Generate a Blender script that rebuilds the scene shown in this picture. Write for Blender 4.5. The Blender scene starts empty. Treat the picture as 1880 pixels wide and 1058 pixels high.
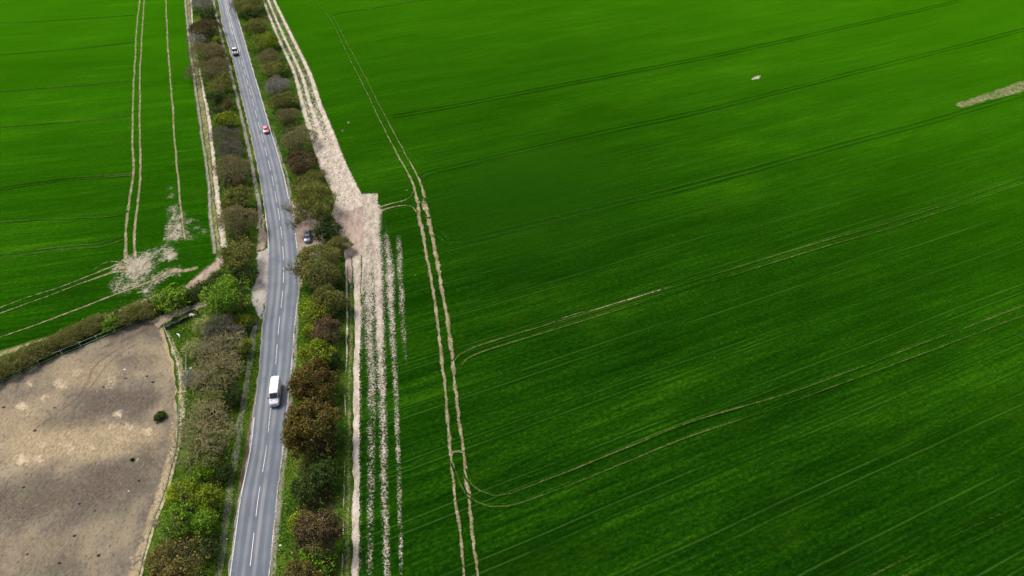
import bpy, bmesh, math, random
import numpy as np
from mathutils import Vector, Matrix
from mathutils.geometry import delaunay_2d_cdt
from mathutils.kdtree import KDTree

scene = bpy.context.scene
COL = scene.collection
R_ = math.radians

# ------------------------------------------------------------------ camera
CAM_H, FPX = 107.0, 1300.0
PITCH = math.atan((529 + 565) / FPX)
cam_d = bpy.data.cameras.new('camera'); cam = bpy.data.objects.new('camera', cam_d); COL.objects.link(cam)
cam.location = (0, 0, CAM_H); cam.rotation_euler = (math.pi / 2 - PITCH, 0, 0)
cam_d.sensor_width = 36; cam_d.lens = 36 * FPX / 1880; cam_d.clip_end = 8000; cam_d.clip_start = 1
scene.camera = cam
# ------------------------------------------------------------------ sky, sun, exposure
SUN_EL, SUN_AZ = 52, -52            # azimuth measured from +Y towards +X
w = bpy.data.worlds.new('World'); scene.world = w; w.use_nodes = True
wn = w.node_tree; sky = wn.nodes.new('ShaderNodeTexSky'); sky.sky_type = 'NISHITA'; sky.sun_disc = False
sky.sun_elevation = R_(SUN_EL); sky.sun_rotation = R_(SUN_AZ); sky.air_density = .6; sky.dust_density = 6.0; sky.ozone_density = .3
bgn = wn.nodes['Background']; wn.links.new(sky.outputs[0], bgn.inputs[0]); bgn.inputs[1].default_value = 0.135
sd = bpy.data.lights.new('sun', 'SUN'); sun = bpy.data.objects.new('sun', sd); COL.objects.link(sun)
sd.energy = 1.7; sd.angle = R_(14); sd.color = (1.0, 0.95, 0.87)
sun.location = (-60, 100, 200)
sdir = Vector((math.sin(R_(SUN_AZ)) * math.cos(R_(SUN_EL)), math.cos(R_(SUN_AZ)) * math.cos(R_(SUN_EL)), math.sin(R_(SUN_EL))))
sun.rotation_euler = sdir.to_track_quat('Z', 'Y').to_euler()
vs = scene.view_settings; vs.view_transform = 'Standard'; vs.look = 'None'; vs.gamma = 1; vs.exposure = 0.55
vs.use_curve_mapping = False

# ------------------------------------------------------------------ helpers
def P(u, v, z=0.0):
    a = (u - 940) / FPX; b = (529 - v) / FPX
    dy = math.cos(PITCH) + b * math.sin(PITCH); dz = -math.sin(PITCH) + b * math.cos(PITCH)
    t = (z - CAM_H) / dz
    return np.array([a * t, dy * t])
def depth(xy, z=0.0): return xy[1] * math.cos(PITCH) + (CAM_H - z) * math.sin(PITCH)
def PX(pts): return np.array([P(*p) for p in pts])
def off_frame(p): return p[0] < -5 or p[0] > 1885 or p[1] < -5 or p[1] > 1063
def PXE(pts, more=45.0):                     # as PX, but lines that leave the picture run on beyond it
    w_ = PX(pts); d0 = w_[0] - w_[1]; d1 = w_[-1] - w_[-2]
    for d, first in ((d0, True), (d1, False)):
        if not off_frame(pts[0] if first else pts[-1]): continue
        L = np.linalg.norm(d); u_ = d / L; e = w_[0] if first else w_[-1]; g = []; at = 0.0
        while at < more: at += max(L, 2.0); L *= 1.35; g.append(e + u_ * at)
        w_ = np.vstack([g[::-1], w_]) if first else np.vstack([w_, g])
    return w_
def smooth(pts, step=0.6):
    p = np.asarray(pts, float)
    if len(p) == 2: q = p; d = np.linalg.norm(p[1] - p[0]); n = max(2, int(d / step)); t = np.linspace(0, 1, n + 1)[:, None]; return p[0] * (1 - t) + p[1] * t
    ext = np.vstack([2 * p[0] - p[1], p, 2 * p[-1] - p[-2]]); out = []
    for i in range(1, len(ext) - 2):
        a, b, c, d = ext[i - 1:i + 3]; n = max(1, int(np.linalg.norm(c - b) / step)); t = np.linspace(0, 1, n, endpoint=False)[:, None]
        out.append(.5 * (2 * b + (c - a) * t + (2 * a - 5 * b + 4 * c - d) * t ** 2 + (3 * b - a - 3 * c + d) * t ** 3))
    out.append(p[-1:]); return np.vstack(out)
def snoise(rng, n, s):                      # smooth 1D noise, n samples, correlation s samples
    k = max(2, int(n / s) + 3); return np.interp(np.linspace(0, k - 1, n), np.arange(k), rng.uniform(-1, 1, k))
def mesh(name, V, F, mat, parent=None, pattr=None, fattr=None, smooth_shade=False):
    """V (n,3); F list of int arrays (m,k) with fixed k each"""
    me = bpy.data.meshes.new(name); V = np.asarray(V, np.float32)
    F = [np.asarray(f, np.int32) for f in F if len(f)]
    me.vertices.add(len(V)); me.vertices.foreach_set('co', V.ravel())
    nl = sum(f.size for f in F); npoly = sum(len(f) for f in F)
    me.loops.add(nl); me.polygons.add(npoly)
    me.loops.foreach_set('vertex_index', np.concatenate([f.ravel() for f in F]))
    tot = np.concatenate([np.full(len(f), f.shape[1], np.int32) for f in F])
    me.polygons.foreach_set('loop_start', np.concatenate([[0], np.cumsum(tot)[:-1]]).astype(np.int32))
    if smooth_shade: me.polygons.foreach_set('use_smooth', np.ones(npoly, bool))
    me.update(calc_edges=True)
    for k, a in (pattr or {}).items(): me.attributes.new(k, 'FLOAT', 'POINT').data.foreach_set('value', np.asarray(a, np.float32))
    for k, a in (fattr or {}).items(): me.attributes.new(k, 'FLOAT', 'FACE').data.foreach_set('value', np.asarray(a, np.float32))
    me.validate()
    if mat: me.materials.append(mat)
    o = bpy.data.objects.new(name, me); COL.objects.link(o)
    if parent: o.parent = parent
    return o
def struct(o, label=None):
    o['kind'] = 'structure'
    if label: o['label'] = label
    return o
def stuff(o, label, cat):
    o['kind'] = 'stuff'; o['label'] = label; o['category'] = cat; return o
def tag(o, label, cat, group=None):
    o['label'] = label; o['category'] = cat
    if group: o['group'] = group
    return o
def empty(name, loc=(0, 0, 0), rz=0):
    o = bpy.data.objects.new(name, None); COL.objects.link(o); o.location = loc; o.rotation_euler = (0, 0, rz); o.empty_display_size = .5; return o

# ------------------------------------------------------------------ node helpers
class NT:
    def __init__(s, name):
        s.m = bpy.data.materials.new(name); s.m.use_nodes = True; s.t = s.m.node_tree; s.t.nodes.clear()
        s.geo = s.t.nodes.new('ShaderNodeNewGeometry'); s.pos = s.geo.outputs['Position']
    def n(s, typ, ins=None, **kw):
        x = s.t.nodes.new(typ)
        for k, v in kw.items(): setattr(x, k, v)
        for k, v in (ins or {}).items(): s.put(x.inputs[k], v)
        return x
    def put(s, sock, v):
        if isinstance(v, bpy.types.NodeSocket): s.t.links.new(v, sock)
        elif v is not None:
            if isinstance(v, (tuple, list)) and len(v) == 3 and sock.type == 'RGBA': v = (*v, 1)
            sock.default_value = v
    def math(s, op, a, b=None, c=None, clamp=False):
        x = s.n('ShaderNodeMath', operation=op, use_clamp=clamp); s.put(x.inputs[0], a); s.put(x.inputs[1], b); s.put(x.inputs[2], c); return x.outputs[0]
    def mul(s, a, b): return s.math('MULTIPLY', a, b)
    def add(s, a, b): return s.math('ADD', a, b)
    def sub(s, a, b): return s.math('SUBTRACT', a, b)
    def map(s, vec, rz=0.0, scale=(1, 1, 1), loc=(0, 0, 0)):
        return s.n('ShaderNodeMapping', {'Vector': vec, 'Rotation': (0, 0, rz), 'Scale': scale, 'Location': loc}).outputs[0]
    def noise(s, vec, scale, detail=3, rough=.55, dist=0.0):
        return s.n('ShaderNodeTexNoise', {'Vector': vec, 'Scale': scale, 'Detail': detail, 'Roughness': rough, 'Distortion': dist}).outputs['Fac']
    def step(s, x, a, b):
        return s.n('ShaderNodeMapRange', {'Value': x, 'From Min': a, 'From Max': b, 'To Min': 0.0, 'To Max': 1.0}, interpolation_type='SMOOTHSTEP').outputs[0]
    def lin(s, x, a, b): return s.n('ShaderNodeMapRange', {'Value': x, 'From Min': a, 'From Max': b, 'To Min': 0.0, 'To Max': 1.0}).outputs[0]
    def mix(s, f, a, b, mode='MIX'):
        x = s.n('ShaderNodeMix', data_type='RGBA', blend_type=mode); s.put(x.inputs[0], f); s.put(x.inputs[6], a); s.put(x.inputs[7], b); return x.outputs[2]
    def ramp(s, f, stops):
        x = s.n('ShaderNodeValToRGB', {'Fac': f}); e = x.color_ramp.elements
        while len(e) < len(stops): e.new(.5)
        for el, (p, c) in zip(e, stops): el.position = p; el.color = (*c, 1)
        return x.outputs[0]
    def attr(s, name): return s.n('ShaderNodeAttribute', attribute_name=name).outputs['Fac']
    def sep(s, vec): x = s.n('ShaderNodeSeparateXYZ', {0: vec}); return x.outputs[0], x.outputs[1], x.outputs[2]
    def out(s, col, rough=.9, bump=None, bstr=.4, bdist=.1, spec=.3, **ins):
        d = {'Base Color': col, 'Roughness': rough, 'Specular IOR Level': spec}; d.update({k.replace('_', ' '): v for k, v in ins.items()})
        b = s.n('ShaderNodeBsdfPrincipled', d)
        if bump is not None:
            bn = s.n('ShaderNodeBump', {'Strength': bstr, 'Distance': bdist, 'Height': bump}); s.t.links.new(bn.outputs[0], b.inputs['Normal'])
        o = s.n('ShaderNodeOutputMaterial'); s.t.links.new(b.outputs[0], o.inputs[0]); return s.m

ROWS_R, ROWS_L = R_(24.3), R_(13.0)
def crop_color(t, side):
    ang = ROWS_R if side == 'R' else ROWS_L
    p = t.map(t.pos, -ang)                                  # x along the drill rows, y across
    big = t.noise(t.map(p, 0, (.45, 1, 1)), .016, 3, .6)
    mid = t.noise(t.map(p, 0, (.22, 1, 1), (30, 9, 0)), .09, 3, .6)
    streak = t.noise(t.map(p, 0, (.045, 1, 1), (5, 70, 0)), .55, 3, .65)
    row = t.noise(t.map(p, 0, (.07, 1, 1)), 1.5, 2, .6)
    grain = t.lin(t.noise(t.map(p, 0, (.6, 1, 1)), 1.7, 4, .85), .28, .72)
    f = t.add(t.mul(big, .60), t.add(t.mul(mid, .55), t.mul(streak, .50)))
    f = t.add(f, t.add(t.mul(row, .40), t.mul(grain, .50)))   # mean ~ 1.08
    f = t.step(f, .84, 1.72)
    c = t.ramp(f, [(0, (.0008, .006, .0004)), (.32, (.0026, .019, .0008)), (.66, (.0080, .042, .0014)), (1, (.028, .090, .0025))])
    yel = t.step(t.noise(t.map(p, 0, (.5, 1, 1), (80, 3, 0)), .05, 4, .7), .54, .74)
    c = t.mix(t.mul(yel, .22), c, (.036, .092, .003))
    if side == 'L': c = t.mix(1.0, c, (1.3, 1.3, 1.2), 'MULTIPLY')
    if side == 'R':
        x, y, z = t.sep(p)
        yy = t.add(y, t.mul(t.sub(t.noise(t.map(p, 0, (.02, .02, 1)), 1.0, 1), .5), 1.2))
        u = t.math('WRAP', yy, 95.8, 84.15)                 # drill passes about every 11.65 m, wheel pair about 2 m apart
        dl = t.math('ABSOLUTE', t.sub(t.math('ABSOLUTE', t.sub(u, 89.97)), 1.02))
        var = t.step(t.noise(t.map(p, 0, (.03, .3, 1), (3, 1, 0)), 1.0, 3), .36, .60)
        ln = t.mul(t.sub(1.0, t.step(dl, .06, .26)), var)
        c = t.mix(t.mul(ln, .34), c, (.050, .105, .016))
        dk = t.mul(t.sub(1.0, t.step(t.math('ABSOLUTE', t.sub(dl, .38)), .05, .30)), .62)
        c = t.mix(dk, c, (.002, .020, .0008))
        w2 = t.math('WRAP', yy, 3.88, 0.0)                  # coulter joins
        j = t.mul(t.sub(1.0, t.step(t.math('ABSOLUTE', t.sub(w2, 1.94)), .05, .22)), t.step(t.noise(t.map(p, 0, (.02, .4, 1), (9, 5, 0)), 1.0, 2), .45, .62))
        c = t.mix(t.mul(j, .6), c, (.002, .020, .0008))
        # cloud shadow painted into the wheat colour in the middle of the field
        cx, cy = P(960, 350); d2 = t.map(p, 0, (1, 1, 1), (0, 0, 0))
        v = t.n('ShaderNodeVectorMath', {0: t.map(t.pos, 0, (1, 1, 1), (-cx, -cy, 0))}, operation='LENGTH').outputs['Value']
        shade = t.sub(1.0, t.step(t.add(v, t.mul(t.sub(big, .5), 60.0)), 4.0, 46.0))
        c = t.mix(t.mul(shade, .80), c, (.004, .024, .0015))
    return c, t.add(grain, t.mul(row, .6))
def verge_color(t):
    p = t.pos
    big = t.noise(p, .11, 3, .6); fine = t.noise(p, 1.4, 3, .7); gr = t.noise(p, 4.0, 2, .7)
    f = t.step(t.add(t.mul(big, .5), t.add(t.mul(fine, .4), t.mul(gr, .3))), .42, .80)
    c = t.ramp(f, [(0, (.010, .032, .004)), (.4, (.026, .068, .006)), (.72, (.055, .108, .010)), (1, (.12, .15, .03))])
    dry = t.step(t.noise(t.map(p, 0, (1, 1, 1), (50, 20, 0)), .35, 4, .7), .52, .72)
    return t.mix(t.mul(dry, .55), c, (.12, .105, .045)), t.add(fine, gr)
def paddock_color(t):
    p = t.pos
    big = t.noise(p, .045, 3, .55, .6); mid = t.noise(t.map(p, R_(30), (1, .6, 1), (9, 4, 0)), .22, 4, .65); fine = t.noise(t.map(p, R_(25), (1, .6, 1)), 2.0, 5, .82); gr = t.noise(p, 5, 2, .7)
    c = t.ramp(t.step(t.add(t.mul(big, .7), t.mul(mid, .45)), .40, .76), [(0, (.098, .085, .067)), (.35, (.150, .132, .104)), (.6, (.205, .176, .126)), (1, (.29, .25, .168))])
    c = t.mix(t.mul(t.step(fine, .52, .66), .60), c, (.27, .235, .165))
    c = t.mix(t.mul(t.step(fine, .48, .35), .9), c, (.075, .060, .042))
    c = t.mix(t.mul(t.step(gr, .58, .72), .30), c, (.07, .055, .042))
    wob = t.mul(t.sub(t.noise(p, .12, 4, .7), .5), 2.2)
    def zone(u, v, rx, ry, rot=0.0):
        cx, cy = P(u, v); q = t.map(t.map(p, 0, (1, 1, 1), (-cx, -cy, 0)), R_(rot), (1 / rx, 1 / ry, 0)); d = t.n('ShaderNodeVectorMath', {0: q}, operation='LENGTH').outputs['Value']; return t.sub(1.0, t.step(t.add(d, wob), .35, 1.25))
    grit = t.step(t.add(t.mul(fine, .7), t.mul(gr, .3)), .36, .62)
    for u, v, rx, ry, k_ in ((110, 815, 16, 5.0, .85), (225, 800, 10, 4.5, .75), (20, 770, 10, 6, .60), (150, 690, 10, 5, .60), (285, 660, 4, 6, .35), (30, 1010, 14, 5, .30)): c = t.mix(t.mul(zone(u, v, rx, ry), k_), c, t.mix(grit, (.20, .150, .085), (.40, .335, .215)))
    for u, v, rx, ry, k_ in ((190, 890, 8, 4.0, .80), (85, 905, 11, 4, .70), (230, 735, 8, 3.2, .65), (255, 665, 5, 3, .45), (120, 775, 7, 2.0, .45), (150, 940, 8, 3, .40)): c = t.mix(t.mul(zone(u, v, rx, ry), k_), c, t.mix(grit, (.060, .050, .038), (.150, .128, .100)))
    g = t.step(t.noise(t.map(p, 0, (1, 1, 1), (70, 11, 0)), .10, 4, .7), .54, .70)
    return t.mix(t.mul(g, .32), c, (.13, .145, .075)), t.add(t.mul(fine, 1.6), gr)
def chalk_color(t):
    n = t.noise(t.map(t.pos, 0, (1, .6, 1)), 1.1, 4, .75); return t.ramp(t.step(n, .35, .65), [(0, (.33, .28, .225)), (1, (.56, .50, .43))]), n
BASES = {'C': chalk_color, 'R': lambda t: crop_color(t, 'R'), 'L': lambda t: crop_color(t, 'L'), 'V': verge_color, 'P': paddock_color}
SOILS = {
 'chalk': [(0, (.24, .195, .150)), (.30, (.38, .325, .265)), (.65, (.52, .465, .395)), (1, (.66, .61, .54))],
 'dirt': [(0, (.15, .115, .085)), (.4, (.27, .215, .165)), (.75, (.37, .305, .24)), (1, (.46, .39, .31))],
 'brown': [(0, (.07, .052, .040)), (.5, (.12, .092, .072)), (1, (.20, .16, .12))],
 'gravel': [(0, (.22, .20, .185)), (.5, (.36, .335, .315)), (1, (.48, .45, .425))],
 'pinkdirt': [(0, (.19, .145, .115)), (.5, (.32, .255, .21)), (1, (.45, .375, .315))],
 'straw': [(0, (.30, .24, .15)), (.5, (.43, .36, .245)), (1, (.56, .49, .36))],
 'tan': [(0, (.20, .155, .09)), (.5, (.33, .262, .155)), (1, (.44, .37, .24))],
 'path': [(0, (.15, .135, .12)), (.5, (.235, .215, .195)), (1, (.34, .315, .285))],
 'rut': [(0, (.004, .020, .002)), (.5, (.010, .044, .003)), (1, (.030, .070, .010))],
 'olive': [(0, (.03, .06, .008)), (.5, (.075, .105, .025)), (1, (.17, .175, .07))],
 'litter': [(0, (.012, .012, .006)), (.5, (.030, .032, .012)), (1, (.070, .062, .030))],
 'rutmud': [(0, (.09, .095, .035)), (.4, (.20, .175, .095)), (.75, (.32, .28, .19)), (1, (.44, .40, .30))],
 'leftchalk': [(0, (.17, .15, .09)), (.35, (.31, .27, .20)), (.7, (.45, .40, .33)), (1, (.58, .53, .46))],
 'weedy': [(0, (.12, .12, .04)), (.5, (.24, .21, .12)), (1, (.38, .33, .23))],
}
_mc = {}
def base_mat(side):
    t = NT({'R': 'wheat_right', 'L': 'wheat_left', 'V': 'rough_grass', 'P': 'paddock_soil'}[side]); c, h = BASES[side](t)
    if side in 'RL': return t.out(c, .9, h, .5, .12, 0.0, Sheen_Weight=.92, Sheen_Roughness=.36, Sheen_Tint=(.22, .95, .0, 1))
    return t.out(c, .9, h, .6, .15, 0.0)
def over_mat(base, soil, E=.75, K=1.5, fine=1.7, stretch=1.0, soft=(.16, .98), top=.93):
    E = 1.45 + (E - .7) * .4
    key = (base, soil, E, K, fine, stretch, soft, top)
    if key in _mc: return _mc[key]
    t = NT('%s_over_%s' % (soil, {'R': 'wheat', 'L': 'young_wheat', 'V': 'grass', 'P': 'paddock', 'C': 'chalk'}[base])); c, h = BASES[base](t)
    ac, cov = t.attr('ac'), t.attr('cov')
    n1 = t.noise(t.map(t.pos, 0, (1, 1 / stretch, 1)), fine * 1.0, 4, .8); n2 = t.noise(t.map(t.pos, 0, (1, .5, 1), (13, 5, 0)), .5, 4, .7)
    n1 = t.lin(n1, .36, .64); n2 = t.lin(n2, .32, .68); val = t.add(t.sub(t.mul(cov, 1.25), t.mul(t.mul(ac, ac), E)), t.add(t.mul(t.sub(n1, .5), .55 * K), t.mul(t.sub(n2, .5), .28 * K)))
    m = t.mul(t.mul(t.step(val, *soft), top), t.step(cov, .03, .18))
    s = t.ramp(t.step(t.add(t.mul(t.noise(t.map(t.pos, 0, (1, .35, 1)), .9, 4, .7), .6), t.mul(t.noise(t.pos, 4.5, 2, .7), .4)), .30, .70), SOILS[soil])
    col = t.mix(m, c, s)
    ex = dict(Sheen_Weight=t.mul(t.sub(1.0, m), .92), Sheen_Roughness=.36, Sheen_Tint=(.22, .95, .0, 1)) if base in 'RL' else {}
    _mc[key] = t.out(col, .9, h, .5, .12, 0.0, **ex)
    return _mc[key]
ZL = [0.0]
def nextz():
    ZL[0] += .0011; return .006 + ZL[0]
def new_area(): ZL[0] = 0.0
def ribbon(name, pts, width, mat, cov=1.0, seed=0, jit=.28, step=.6, world=False, z=None, nx=6, wander=.12, label=None):
    """strip of ground following pixel points; width/cov scalars or one value per point"""
    p0 = np.asarray(pts, float) if world else PXE(pts)
    if not world:
        ex = len(p0) - len(pts); f0, f1 = off_frame(pts[0]), off_frame(pts[-1]); na = 0
        if f0: na = int(np.argmin(np.linalg.norm(p0 - P(*pts[0]), axis=1)))
        if np.ndim(width): width = [width[0]] * na + list(width) + [width[-1]] * (ex - na)
        if np.ndim(cov): cov = [cov[0]] * na + list(cov) + [cov[-1]] * (ex - na)
    q = smooth(p0, step); n = len(q); rng = np.random.default_rng(seed + int(abs(p0[0, 0]) * 10))
    d0 = np.concatenate([[0], np.cumsum(np.linalg.norm(np.diff(p0, axis=0), axis=1))]); d = np.concatenate([[0], np.cumsum(np.linalg.norm(np.diff(q, axis=0), axis=1))])
    tt = d / d[-1] * d0[-1]
    W = np.interp(tt, d0, width) if np.ndim(width) else np.full(n, float(width)); Cv = np.interp(tt, d0, cov) if np.ndim(cov) else np.full(n, float(cov))
    tan = np.gradient(q, axis=0); tan /= np.linalg.norm(tan, axis=1)[:, None]; nor = np.stack([-tan[:, 1], tan[:, 0]], 1)
    q = q + nor * (snoise(rng, n, 12) * wander)[:, None]
    zz = nextz() if z is None else z
    W = W * 1.18; l = W * .5 * (1 + jit * snoise(rng, n, 3)); r = W * .5 * (1 + jit * snoise(rng, n, 3))
    V = []; ac = []
    for k in range(nx + 1):
        a = k / nx * 2 - 1; off = np.where(a < 0, a * r, a * l); xy = q + nor * off[:, None]
        V.append(np.column_stack([xy, np.full(n, zz)])); ac.append(np.full(n, abs(a)))
    V = np.stack(V, 1).reshape(-1, 3); ac = np.stack(ac, 1).ravel(); cv = np.repeat(Cv, nx + 1)
    i = np.arange(n - 1)[:, None] * (nx + 1) + np.arange(nx)[None]; i = i.ravel()
    F = np.stack([i, i + nx + 1, i + nx + 2, i + 1], 1)[:, ::-1]
    return struct(mesh(name, V, [F], mat, pattr={'ac': ac, 'cov': cv}), label)
def seg_dist(pts, poly):
    a = poly; b = np.roll(poly, -1, 0); best = np.full(len(pts), 1e9)
    for s, e in zip(a, b):
        ab = e - s; t = np.clip(((pts - s) @ ab) / (ab @ ab + 1e-9), 0, 1); best = np.minimum(best, np.linalg.norm(pts - (s + t[:, None] * ab), axis=1))
    return best
def inside(pts, poly):
    x, y = pts[:, 0], pts[:, 1]; r = np.zeros(len(pts), bool); j = len(poly) - 1
    for i in range(len(poly)):
        xi, yi = poly[i]; xj, yj = poly[j]
        r ^= ((yi > y) != (yj > y)) & (x < (xj - xi) * (y - yi) / (yj - yi + 1e-12) + xi); j = i
    return r
def patch(name, px, mat, feather=1.5, cov=1.0, rough=.35, cell=.9, seed=0, world=False, z=None, label=None, round_=True, covfn=None):
    poly = np.asarray(px, float) if world else PX(px)
    b = smooth(np.vstack([poly, poly[:1]]), .6)[:-1] if round_ else np.vstack([np.linspace(poly[i], poly[(i + 1) % len(poly)], max(2, int(np.linalg.norm(poly[i] - poly[(i + 1) % len(poly)]) / .6)), endpoint=False) for i in range(len(poly))])
    rng = np.random.default_rng(seed + len(b))
    b = b + np.stack([snoise(rng, len(b), 2.5), snoise(rng, len(b), 2.5)], 1) * rough
    lo, hi = b.min(0), b.max(0); gx, gy = np.meshgrid(np.arange(lo[0], hi[0], cell), np.arange(lo[1], hi[1], cell)); g = np.stack([gx.ravel(), gy.ravel()], 1)
    g = g + rng.uniform(-.2, .2, g.shape) * cell; g = g[inside(g, b)]; g = g[seg_dist(g, b) > .35 * cell]
    al = np.vstack([b, g]); nb = len(b)
    vv, ee, ff, *_ = delaunay_2d_cdt([Vector(p) for p in al], [(i, (i + 1) % nb) for i in range(nb)], [], 1, 1e-6)
    V = np.array([(p.x, p.y) for p in vv]); d = seg_dist(V, b); ac = 1 - np.clip(d / feather, 0, 1)
    zz = nextz() if z is None else z
    F = np.array([f for f in ff if len(f) == 3]); e1 = V[F[:, 1]] - V[F[:, 0]]; e2 = V[F[:, 2]] - V[F[:, 0]]; flip = (e1[:, 0] * e2[:, 1] - e1[:, 1] * e2[:, 0]) < 0; F[flip] = F[flip][:, ::-1]
    return struct(mesh(name, np.column_stack([V, np.full(len(V), zz)]), [F], mat, pattr={'ac': ac, 'cov': np.full(len(V), cov) if covfn is None else covfn(V)}), label)
def blobs(lst, k=1.0):
    C = np.array([P(u, v) for u, v, r, a in lst]); Rr = np.array([r * depth(P(u, v)) / FPX for u, v, r, a in lst]) * 1.5; A = np.array([a * .92 for *_, a in lst])
    def f(V):
        d = np.linalg.norm((V[:, None] - C[None]) * np.array([1, .85]), axis=2) / Rr[None]; return (A[None] * np.exp(-d ** 2)).max(1) * k
    return f
def banded(name, L, Rt, mat, covfn, cols=36, rows=400, label=None, world=False):
    """sheet between two ground lines; covfn(f across 0..1, i along 0..1) gives the soil cover"""
    a = resamp(smooth(PX(L), .8), rows); b = resamp(smooth(PX(Rt), .8), rows); zz = nextz(); f = np.linspace(0, 1, cols + 1)
    V = (a[:, None] * (1 - f)[None, :, None] + b[:, None] * f[None, :, None]).reshape(-1, 2); i = (np.arange(rows - 1)[:, None] * (cols + 1) + np.arange(cols)[None]).ravel(); m = cols + 1
    F = np.stack([i, i + 1, i + m + 1, i + m], 1); q = V[F[0]]; cr = (q[1, 0] - q[0, 0]) * (q[2, 1] - q[0, 1]) - (q[1, 1] - q[0, 1]) * (q[2, 0] - q[0, 0])
    if cr < 0: F = F[:, ::-1]
    return struct(mesh(name, np.column_stack([V, np.full(len(V), zz)]), [F], mat, pattr={'ac': np.zeros(len(V)), 'cov': covfn(np.tile(f, rows), np.repeat(np.linspace(0, 1, rows), m))}), label)
def resamp(q, n):
    d = np.concatenate([[0], np.cumsum(np.linalg.norm(np.diff(q, axis=0), axis=1))]); s = np.linspace(0, d[-1], n); return np.stack([np.interp(s, d, q[:, 0]), np.interp(s, d, q[:, 1])], 1)
def flat(name, px, z, mat, extra=(), label=None):
    poly = np.vstack([PX(px)] + ([np.asarray(extra, float)] if len(extra) else []))
    vv, ee, ff, *_ = delaunay_2d_cdt([Vector(p) for p in poly], [(i, (i + 1) % len(poly)) for i in range(len(poly))], [], 1, 1e-6)
    V = np.array([(p.x, p.y) for p in vv]); F = np.array(ff); e1 = V[F[:, 1]] - V[F[:, 0]]; e2 = V[F[:, 2]] - V[F[:, 0]]; flip = (e1[:, 0] * e2[:, 1] - e1[:, 1] * e2[:, 0]) < 0; F[flip] = F[flip][:, ::-1]
    return struct(mesh(name, np.column_stack([V, np.full(len(V), z)]), [F], mat), label)

# ================================================================== THE LARGE STRUCTURE
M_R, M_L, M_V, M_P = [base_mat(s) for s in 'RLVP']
struct(mesh('ground', [(-3000, -1500, -.03), (3000, -1500, -.03), (3000, 5000, -.03), (-3000, 5000, -.03)], [[(0, 1, 2, 3)]], M_V), 'rough grass ground between the hedgerows and the fields')
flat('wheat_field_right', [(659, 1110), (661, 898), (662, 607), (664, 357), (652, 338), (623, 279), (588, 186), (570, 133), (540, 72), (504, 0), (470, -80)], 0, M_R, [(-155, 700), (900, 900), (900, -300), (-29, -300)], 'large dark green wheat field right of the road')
flat('wheat_field_left', [(336, -40), (340, 0), (347, 80), (357, 149), (370, 239), (381, 320), (386, 386), (391, 434), (395, 466), (393, 488), (372, 503), (342, 525), (300, 535), (262, 552), (229, 569), (186, 588), (120, 612), (60, 632), (0, 652), (-120, 700)], 0, M_L, [(-700, 40), (-800, 600), (-190, 600)], 'green wheat field left of the road')
flat('paddock', [(-60, 728), (0, 704), (40, 685.6), (90, 662), (120, 650), (170, 629), (210, 612), (255, 592), (279, 583), (300.5, 603), (308.5, 622), (319, 648), (328.5, 683), (331, 709.6), (330, 741), (327, 776), (323, 816), (314, 858), (300.5, 905.7), (282, 953.5), (266, 1004), (252.7, 1058), (238, 1110)], .004, M_P, [(-55, 20), (-300, 20), (-300, 95)], 'bare trampled earth paddock in the lower left')

# ---- road
ROADE = [(-190, 335, 356.5), (-120, 361, 385.5), (-60, 381, 408.5), (0, 399.5, 427), (50, 409, 442.7), (100, 423.8, 457), (171, 441.4, 478), (230, 455.5, 495.5), (310, 472.9, 519.5), (365, 482, 532), (400, 487, 539), (446, 491.5, 546), (500, 491.5, 550.5), (540, 488.5, 549), (580, 483.5, 545), (610, 480, 542), (683, 474.2, 536), (750, 465.5, 529), (830, 456, 520.5), (911, 439, 511), (985, 428.5, 503.5), (1058, 418.5, 496.5), (1130, 408, 489)]
rl = smooth(PX([(l, v) for v, l, r in ROADE]), 1.0); rr = smooth(PX([(r, v) for v, l, r in ROADE]), 1.0)
def resamp(q, n):
    d = np.concatenate([[0], np.cumsum(np.linalg.norm(np.diff(q, axis=0), axis=1))]); s = np.linspace(0, d[-1], n); return np.stack([np.interp(s, d, q[:, 0]), np.interp(s, d, q[:, 1])], 1)
NR = 900; rl = resamp(rl, NR); rr = resamp(rr, NR); rc = (rl + rr) / 2
rdist = np.concatenate([[0], np.cumsum(np.linalg.norm(np.diff(rc, axis=0), axis=1))])
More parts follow.
